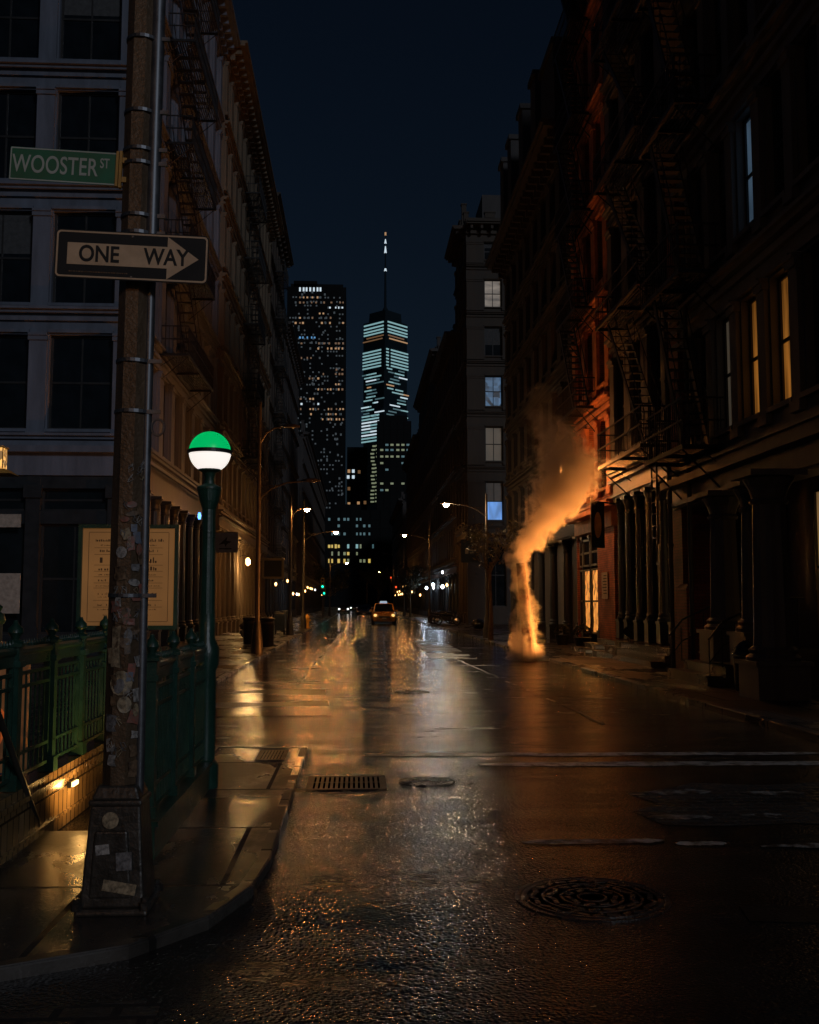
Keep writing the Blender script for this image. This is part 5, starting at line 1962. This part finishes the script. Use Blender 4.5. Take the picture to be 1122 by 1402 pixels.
tree('street_tree', 'bare young tree with sparse leaves at the right kerb under the bright lamp', 5.75, 43.8, 5.6, 1.25, 700, 'leaf', 5, first=.5)
tg = 'dark trees at the far end of the street'
tree('street_tree', 'dark bushy tree beyond the taxi at the far end', 3.2, 150, 6.5, 2.4, 1500, 'leafdark', 7, tg, .02, .3, .22)
tree('street_tree', 'dark low tree on the left kerb by the green traffic lights', -3.6, 140, 6.0, 2.2, 1300, 'leafdark', 9, tg, PZ, .3, .22)
tree('street_tree', 'dark tree on the right pavement before the red traffic light', 6.2, 118, 5.5, 1.7, 1100, 'leafdark', 12, tg, PZ, .35, .18)


# ------------------------------------------------------------------ vehicles
def car(label, x, y, paint, lights, taxi=False, rz=0.0, name='parked_car', group=None, light_w=0.0):
    t = thing(name, label, 'taxi' if taxi else 'car', (x, y, 0.005), rz, group)
    L, Wd = 4.5, 1.84
    # nose at -Y; sections along the car: half width, bottom z, belt z
    secs = [(-2.22, .62, .38, .62), (-2.15, .80, .30, .80), (-1.9, .88, .26, .90), (-1.2, .92, .24, 1.00), (0, .92, .24, 1.02), (1.4, .92, .24, 1.03), (2.0, .88, .28, 1.0), (2.24, .78, .36, .9)]
    rg = []
    for yy, hw, zb, zt in secs:
        rg.append([Vector(p) for p in ((-hw * .9, yy, zb), (hw * .9, yy, zb), (hw, yy, zb + .18), (hw, yy, zt - .16), (hw * .9, yy, zt), (-hw * .9, yy, zt), (-hw, yy, zt - .16), (-hw, yy, zb + .18))])
    MB().loft(rg).build('body', paint, t, smooth=40, fix=True)
    hgt = 1.62 if taxi else 1.45
    cab = [(-1.25, .84, 1.0, 1.001), (-.55, .80, 1.0, hgt - .06), (-.2, .74, 1.0, hgt), (1.2, .74, 1.0, hgt - .02), (1.75, .8, 1.0, hgt - .2), (2.1, .84, .98, 1.0)]
    rg = []
    for yy, hw, zb, zt in cab:
        top = hw * .82
        rg.append([Vector(p) for p in ((-hw, yy, zb), (hw, yy, zb), (top, yy, zt), (-top, yy, zt))])
    MB().loft(rg).build('cabin', MAT['glass'], t, smooth=30, fix=True)
    rf = MB()
    rf.loft([[Vector(p) for p in ((-.62, -.42, hgt - .035), (.62, -.42, hgt - .035), (.55, -.35, hgt + .02), (-.55, -.35, hgt + .02))], [Vector(p) for p in ((-.64, 1.5, hgt - .06), (.64, 1.5, hgt - .06), (.56, 1.45, hgt + .015), (-.56, 1.45, hgt + .015))]])
    for s in (-1, 1):
        rf.tube([(s * .80, -1.22, 1.0), (s * .64, -.45, hgt - .03)], .045, 6)
        rf.tube([(s * .82, .35, 1.0), (s * .63, .4, hgt - .03)], .04, 6)
    rf.build('roof', paint, t, smooth=40)
    g = MB().box(-.45, .45, -2.24, -2.2, .48, .66)
    g.box(-.6, .6, -2.235, -2.19, .32, .42)
    g.build('grille', MAT['blackiron'], t)
    MB().box(-.16, .16, -2.262, -2.245, .43, .54).build('number_plate', MAT['paper'], t)
    for s in (-1, 1):
        o = MB().lathe([(.11, 0), (.1, .03), (.04, .05)], 12).build('headlight', lights, t, T(s * .68, -2.17, .72) @ RX(R(90)) @ Matrix.Scale(1.25, 4, (1, 0, 0)))
        MB().box(-.09, .09, -.06, .06, -.06, .06).build('mirror', paint, t, T(s * 1.0, -.95, 1.08))
        for yy in (-1.38, 1.4):
            wv = MB().lathe([(.24, -.1), (.33, -.095), (.34, 0), (.33, .095), (.24, .1)], 18)
            o = wv.build('wheel', MAT['rubber'], t, T(s * .83, yy, .335) @ Matrix.Rotation(R(90), 4, 'Y'))
            MB().lathe([(.02, -.105), (.22, -.104), (.22, .104), (.02, .105)], 14).build('rim', MAT['chrome'], o)
    if taxi:
        MB().taper(0, .1, hgt + .02, .62, .2, hgt + .2, .5, .14).build('roof_sign', E['rooflight'], t)
    if light_w:
        for s in (-1, 1):
            lamp('beam', 'SPOT', (s * .68, -2.3, .72), light_w, (1.0, .66, .3), .07, t, (s * .68, -12, .1), 70, .6)
    return t


car('yellow taxi with headlights on driving towards us in the middle of the street', 2.15, 81, MAT['taxi'], E['head'], True, 0, 'taxi', None, 0)
car('dark car parked with lights off behind the taxi', .9, 118, MAT['carpaint'], MAT['chrome'])
car('dark car with white headlights far down the street on the left', -2.0, 165, MAT['carpaint'], E['headwhite'], group='cars coming down the street')
car('dark car with white headlights behind another one at the street end', -.4, 215, MAT['carpaint'], E['headwhite'], group='cars coming down the street')
o = car('dark car seen from behind with red tail lamps far ahead', 1.8, 178, MAT['carpaint'], E['tail'])


def motorcycle(label, x, y, rz):
    t = thing('motorcycle', label, 'motorcycle', (x, y, PZ + .02), rz, 'motorcycles parked on the right pavement')
    for yy in (-.7, .7):
        P = [(0, yy + .28 * math.cos(a), .31 + .28 * math.sin(a)) for a in [2 * PI * k / 18 for k in range(19)]]
        o = MB().tube(P, .05, 6, caps=False).build('wheel', MAT['rubber'], t)
        MB().lathe([(.05, -.05), (.16, -.02), (.16, .02), (.05, .05)], 10, M=T(0, yy, .31) @ Matrix.Rotation(R(90), 4, 'Y')).build('rim', MAT['chrome'], o)
    b = MB()
    b.loft([[Vector((.11 * s * math.cos(a), yy, zc_ + .14 * s * math.sin(a))) for a in [2 * PI * k / 8 for k in range(8)]] for yy, zc_, s in ((-.35, .78, .8), (-.1, .82, 1.2), (.15, .78, .9), (.3, .72, .7))])
    b.box(-.13, .13, -.25, .2, .3, .6)
    b.build('body', MAT['carpaint'], t, smooth=50)
    s_ = MB().loft([[Vector((.13 * math.cos(a), yy, zz + .05 * math.sin(a))) for a in [2 * PI * k / 8 for k in range(8)]] for yy, zz in ((.2, .78), (.5, .76), (.85, .82))])
    s_.build('seat', MAT['rubber'], t)
    h = MB()
    h.tube([(0, -.7, .31), (0, -.5, .95)], .03, 6)
    h.tube([(-.36, -.42, 1.02), (0, -.5, .97), (.36, -.42, 1.02)], .018, 6)
    h.build('handlebar', MAT['chrome'], t)
    MB().lathe([(.09, 0), (.08, .05), (.03, .07)], 10, M=T(0, -.6, .86) @ RX(R(90))).build('headlight', MAT['chrome'], t)


for k, (x, y, a, lb) in enumerate(((6.6, 74, 70, 'motorcycle parked nearest the beige corner building'), (6.7, 75.4, 74, 'second motorcycle of the parked row, from the corner building'), (6.55, 77, 66, 'middle motorcycle of the parked row by the beige corner'), (6.7, 78.6, 72, 'fourth motorcycle of the row, next to last'), (6.6, 80.2, 68, 'motorcycle at the far end of the parked row'))):
    motorcycle(lb, x, y, R(a))


def traffic_light(label, x, y, z, which):
    t = thing('traffic_light', label, 'traffic light', (x, y, PZ), group='traffic lights far down the street')
    p = MB()
    p.tube([(0, 0, 0), (0, 0, z + .9)], .07, 8)
    p.build('pole', MAT['steel'], t)
    MB().box(-.17, .17, -.32, -.06, z - .55, z + .55).build('signal_box', MAT['yellow'], t)
    for k, mk in ((.34, 'tred'), (0, None), (-.34, 'tgreen')):
        mm = E[mk] if mk == which else MAT['blackiron']
        MB().lathe([(.12, 0), (.1, .03), (.02, .05)], 12, M=T(0, -.325, z + k) @ RX(R(90))).build('lens', mm, t)


traffic_light('green traffic light on the left kerb far down the street', -3.4, 104, 3.6, 'tgreen')
traffic_light('second green traffic light just past the first on the left', -3.5, 112, 3.0, 'tgreen')
traffic_light('red traffic light on the right kerb far down the street', 5.9, 175, 5.6, 'tred')
traffic_light('lower red traffic light on the right beyond the taxi', 5.8, 150, 3.6, 'tred')

# ------------------------------------------------------------------ street furniture
def bin_with_bag(label, x, y, r, h):
    t = thing('trash_bin', label, 'trash bin', (x, y, PZ + .02), group='bins beside the stoop')
    MB().lathe([(r * .85, 0), (r * .9, .05), (r, h - .05), (r * 1.06, h - .04), (r * 1.06, h)], 18).build('bin', MAT['bin'], t, smooth=40)
    m = MB()
    q = random.Random(int(x * 100))
    rg = []
    for i in range(7):
        f = i / 6
        rr = r * (1.08 - .9 * f ** 2.2)
        rg.append([Vector((rr * (1 + .12 * math.sin(k * 2.1 + i)) * math.cos(2 * PI * k / 16), rr * (1 + .12 * math.cos(k * 1.7 + i)) * math.sin(2 * PI * k / 16), h + .02 + f * .26 + q.uniform(-.015, .015))) for k in range(16)])
    m.loft(rg).build('bag', MAT['bag'], t, smooth=60)
    MB().lathe([(.07, 0), (.07, .004)], 16, M=T(0, -r * .98, h * .5) @ RX(R(90))).build('badge', MAT['f_blue'], t)


bin_with_bag('black trash bin with bulging bag nearest the stoop railing', 7.02, 18.25, .22, .62)
bin_with_bag('larger black trash bin with bag beside the big fluted column', 7.2, 17.55, .25, .7)


def planter(label, x, y, s, n):
    t = thing('planter', label, 'planter', (x, y, PZ + .02), group='planters along the red building')
    MB().lathe([(s * .7, 0), (s, s * 1.3), (s * 1.08, s * 1.35), (s * .9, s * 1.36)], 14).build('pot', MAT['bin'], t, smooth=40)
    lf = MB()
    q = random.Random(int(y * 10))
    for k in range(n):
        a, e = q.uniform(0, 6.28), q.uniform(.2, 1.4)
        p = Vector((math.cos(a) * s * 1.1 * math.cos(e), math.sin(a) * s * 1.1 * math.cos(e), s * 1.4 + s * 1.3 * math.sin(e))) * 1.0
        Mx = Matrix.Translation(p) @ Matrix.Rotation(q.uniform(0, 6.28), 4, Vector((q.gauss(0, 1), q.gauss(0, 1), q.gauss(0, 1) + .01)).normalized())
        lf.add([(-.07, 0, 0), (0, -.03, .01), (.07, 0, 0), (0, .03, .01)], [(0, 1, 2, 3)], Mx)
    o = lf.build('leaves', MAT['leafdark'], t)
    o['kind'] = 'stuff'


planter('leafy planter at the foot of the white notice on the red wall', 7.75, 34.9, .3, 240)
planter('smaller leafy planter beside the wide steps', 7.55, 34.0 + .6 - 1.0 + 1.2, .22, 160) if False else None
planter('leafy planter under the lit shop windows', 7.8, 38.6, .28, 220)

t = thing('wall_notice', 'white notice sheet on the red brick wall beside the lit shop', 'notice', (XR - .05, 34.45, 2.25))
MB().box(-.02, 0.0, -.4, .4, -.45, .45).build('sheet', MAT['paper'], t)
m = MB()
for k in range(7):
    m.box(-.024, -.0205, -.3, rnd.uniform(.1, .3), .32 - .1 * k, .35 - .1 * k)
m.build('print', MAT['signblack'], t)
t = thing('blade_sign', 'tall narrow dark blade sign hanging beside the blue-black columns', 'shop sign', (XR - .62, 33.0, 4.2))
MB().box(-.22, .22, -.04, .04, -.75, .75).build('panel', MAT['signblack'], t)
MB().lathe([(.12, 0), (.12, .005)], 16, M=T(0, -.041, 0) @ FM @ Matrix.Scale(3.6, 4, (0, 1, 0))).build('emblem', MAT['bracket'], t)
MB().tube([(.6, 0, .7), (-.2, 0, .8)], .02, 6).build('bracket', MAT['blackiron'], t)


def banner(label, x, y, z, w_, h_, mt, mark, side):
    t = thing('banner', label, 'banner', (x, y, z))
    MB().box(-w_ / 2, w_ / 2, -.012, .012, -h_ / 2, h_ / 2).build('cloth', MAT[mt], t)
    MB().tube([(-w_ / 2, 0, h_ / 2 + .03), (w_ / 2 + .0, 0, h_ / 2 + .03), (side * (w_ / 2 + .35), 0, h_ / 2 + .03)] if side > 0 else [(w_ / 2, 0, h_ / 2 + .03), (side * (w_ / 2 + .35), 0, h_ / 2 + .03)], .02, 6).build('rod', MAT['blackiron'], t)
    m = MB()
    for pts in mark:
        m.prism(pts, .0125, .016, FM)
    m.build('emblem', MAT['signblack'] if mt == 'bannerblue' else MAT['paper'], t)


banner('blue-grey banner with dark emblem hanging over the left pavement', XL + .95, 49.5, 4.55, 1.2, .95, 'bannerblue', [[(-.3, -.1), (-.1, .1), (.1, .3), (.05, .1), (.3, .05), (.1, -.05), (0, -.2), (-.05, -.05)], [(-.3, -.32), (.3, -.32), (.3, -.26), (-.3, -.26)]], -1)
banner('navy banner hanging from a rod over the right pavement by the bare tree', 7.35, 66, 5.0, 1.15, 1.45, 'bannerdark', [[(-.3, -.15), (-.1, -.15), (-.1, .15), (-.3, .15)], [(.0, -.12), (.25, -.12), (.25, -.06), (.0, -.06)], [(.0, .05), (.25, .05), (.25, .11), (.0, .11)]], 1)

t = thing('box_sign', 'square box sign on brackets over the left pavement past the tan columns', 'shop sign', (XL + 1.1, 76, 4.2))
m = MB()
for a in ((-.8, .8, .6, .75), (-.8, .8, -.75, -.6), (-.8, -.65, -.6, .6), (.65, .8, -.6, .6)):
    m.box(a[0], a[1], -.2, .2, a[2], a[3])
m.build('frame', MAT['f_tan'], t)
MB().box(-.65, .65, -.05, .05, -.6, .6).build('panel', MAT['signblack'], t)
MB().tube([(-.8, 0, .5), (-1.1, 0, .5)], .03, 6).build('bracket', MAT['blackiron'], t)

t = thing('fire_hydrant', 'yellow fire hydrant at the left kerb', 'fire hydrant', (-3.15, 66.5, PZ))
MB().lathe([(.2, 0), (.2, .06), (.13, .08), (.13, .62), (.16, .64), (.16, .68), (.12, .78), (.04, .85), (.03, .92)], 14).build('body', MAT['yellow'], t, smooth=40)
for a in (0, 120, 240):
    MB().lathe([(.06, .1), (.06, .22), (.045, .23)], 10, M=T(0, 0, .5) @ RZ(R(a)) @ Matrix.Rotation(R(90), 4, 'Y')).build('outlet', MAT['yellow'], t)
for x, y, lb in ((-4.15, 40.5, 'dark bollard-like litter bin behind the two-armed pole'), (-3.35, 39.0, 'slim dark bollard nearer the kerb than the litter bin')):
    t = thing('bollard', lb, 'bollard', (x, y, PZ))
    r = .26 if 'litter' in lb else .1
    MB().lathe([(r, 0), (r, .95), (r * 1.15, .97), (r * 1.15, 1.02), (r * .5, 1.08)], 14).build('post', MAT['blackiron'], t, smooth=40)
    MB().lathe([(r * 1.02, .8), (r * 1.05, .82), (r * 1.05, .87), (r * 1.02, .89)], 14).build('band', MAT['steel'], t)


def mailbox(label, x, y):
    t = thing('mailbox', label, 'mailbox', (x, y, PZ))
    m = MB()
    m.box(-.26, .26, -.26, .26, .2, .95)
    m.loft([[Vector((s * .26, .26 * math.cos(a), .95 + .24 * math.sin(a))) for a in [PI * k / 8 for k in range(9)]] for s in (-1, 1)])
    m.build('box', MAT['f_blue'], t, fix=True)
    l = MB()
    for a in (-.22, .22):
        for c in (-.22, .22):
            l.box(a - .03, a + .03, c - .03, c + .03, 0, .2)
    l.build('legs', MAT['blackiron'], t)


mailbox('dark blue mailbox on the left pavement by the next lamp pole', -3.9, 53)
mailbox('second dark blue mailbox farther down the left pavement', -3.9, 58)
for x, y, lb in ((-4.7, 46, 'black garbage bag heap on the left pavement'), (-4.4, 47, 'smaller black garbage bag beside the heap'), (7.6, 63.5, 'black garbage bag near the navy banner'), (-6.3, 60, 'black garbage bag at the foot of the tan columns')):
    q = random.Random(int(y))
    rg = []
    for i in range(8):
        f = i / 7
        rr = .42 * math.sin(PI * (.12 + .86 * f)) ** .7
        rg.append([Vector((rr * (1 + .14 * math.sin(k * 2.3 + i * 1.3)) * math.cos(2 * PI * k / 14), rr * (1 + .14 * math.cos(k * 1.9 + i)) * math.sin(2 * PI * k / 14), f * .62)) for k in range(14)])
    o = MB().loft(rg).build('garbage_bag', MAT['bag'], M=T(x, y, PZ + (.02 if x > 0 else 0)), smooth=60)
    tag(o, lb, 'garbage bag', 'garbage bags on the pavements')
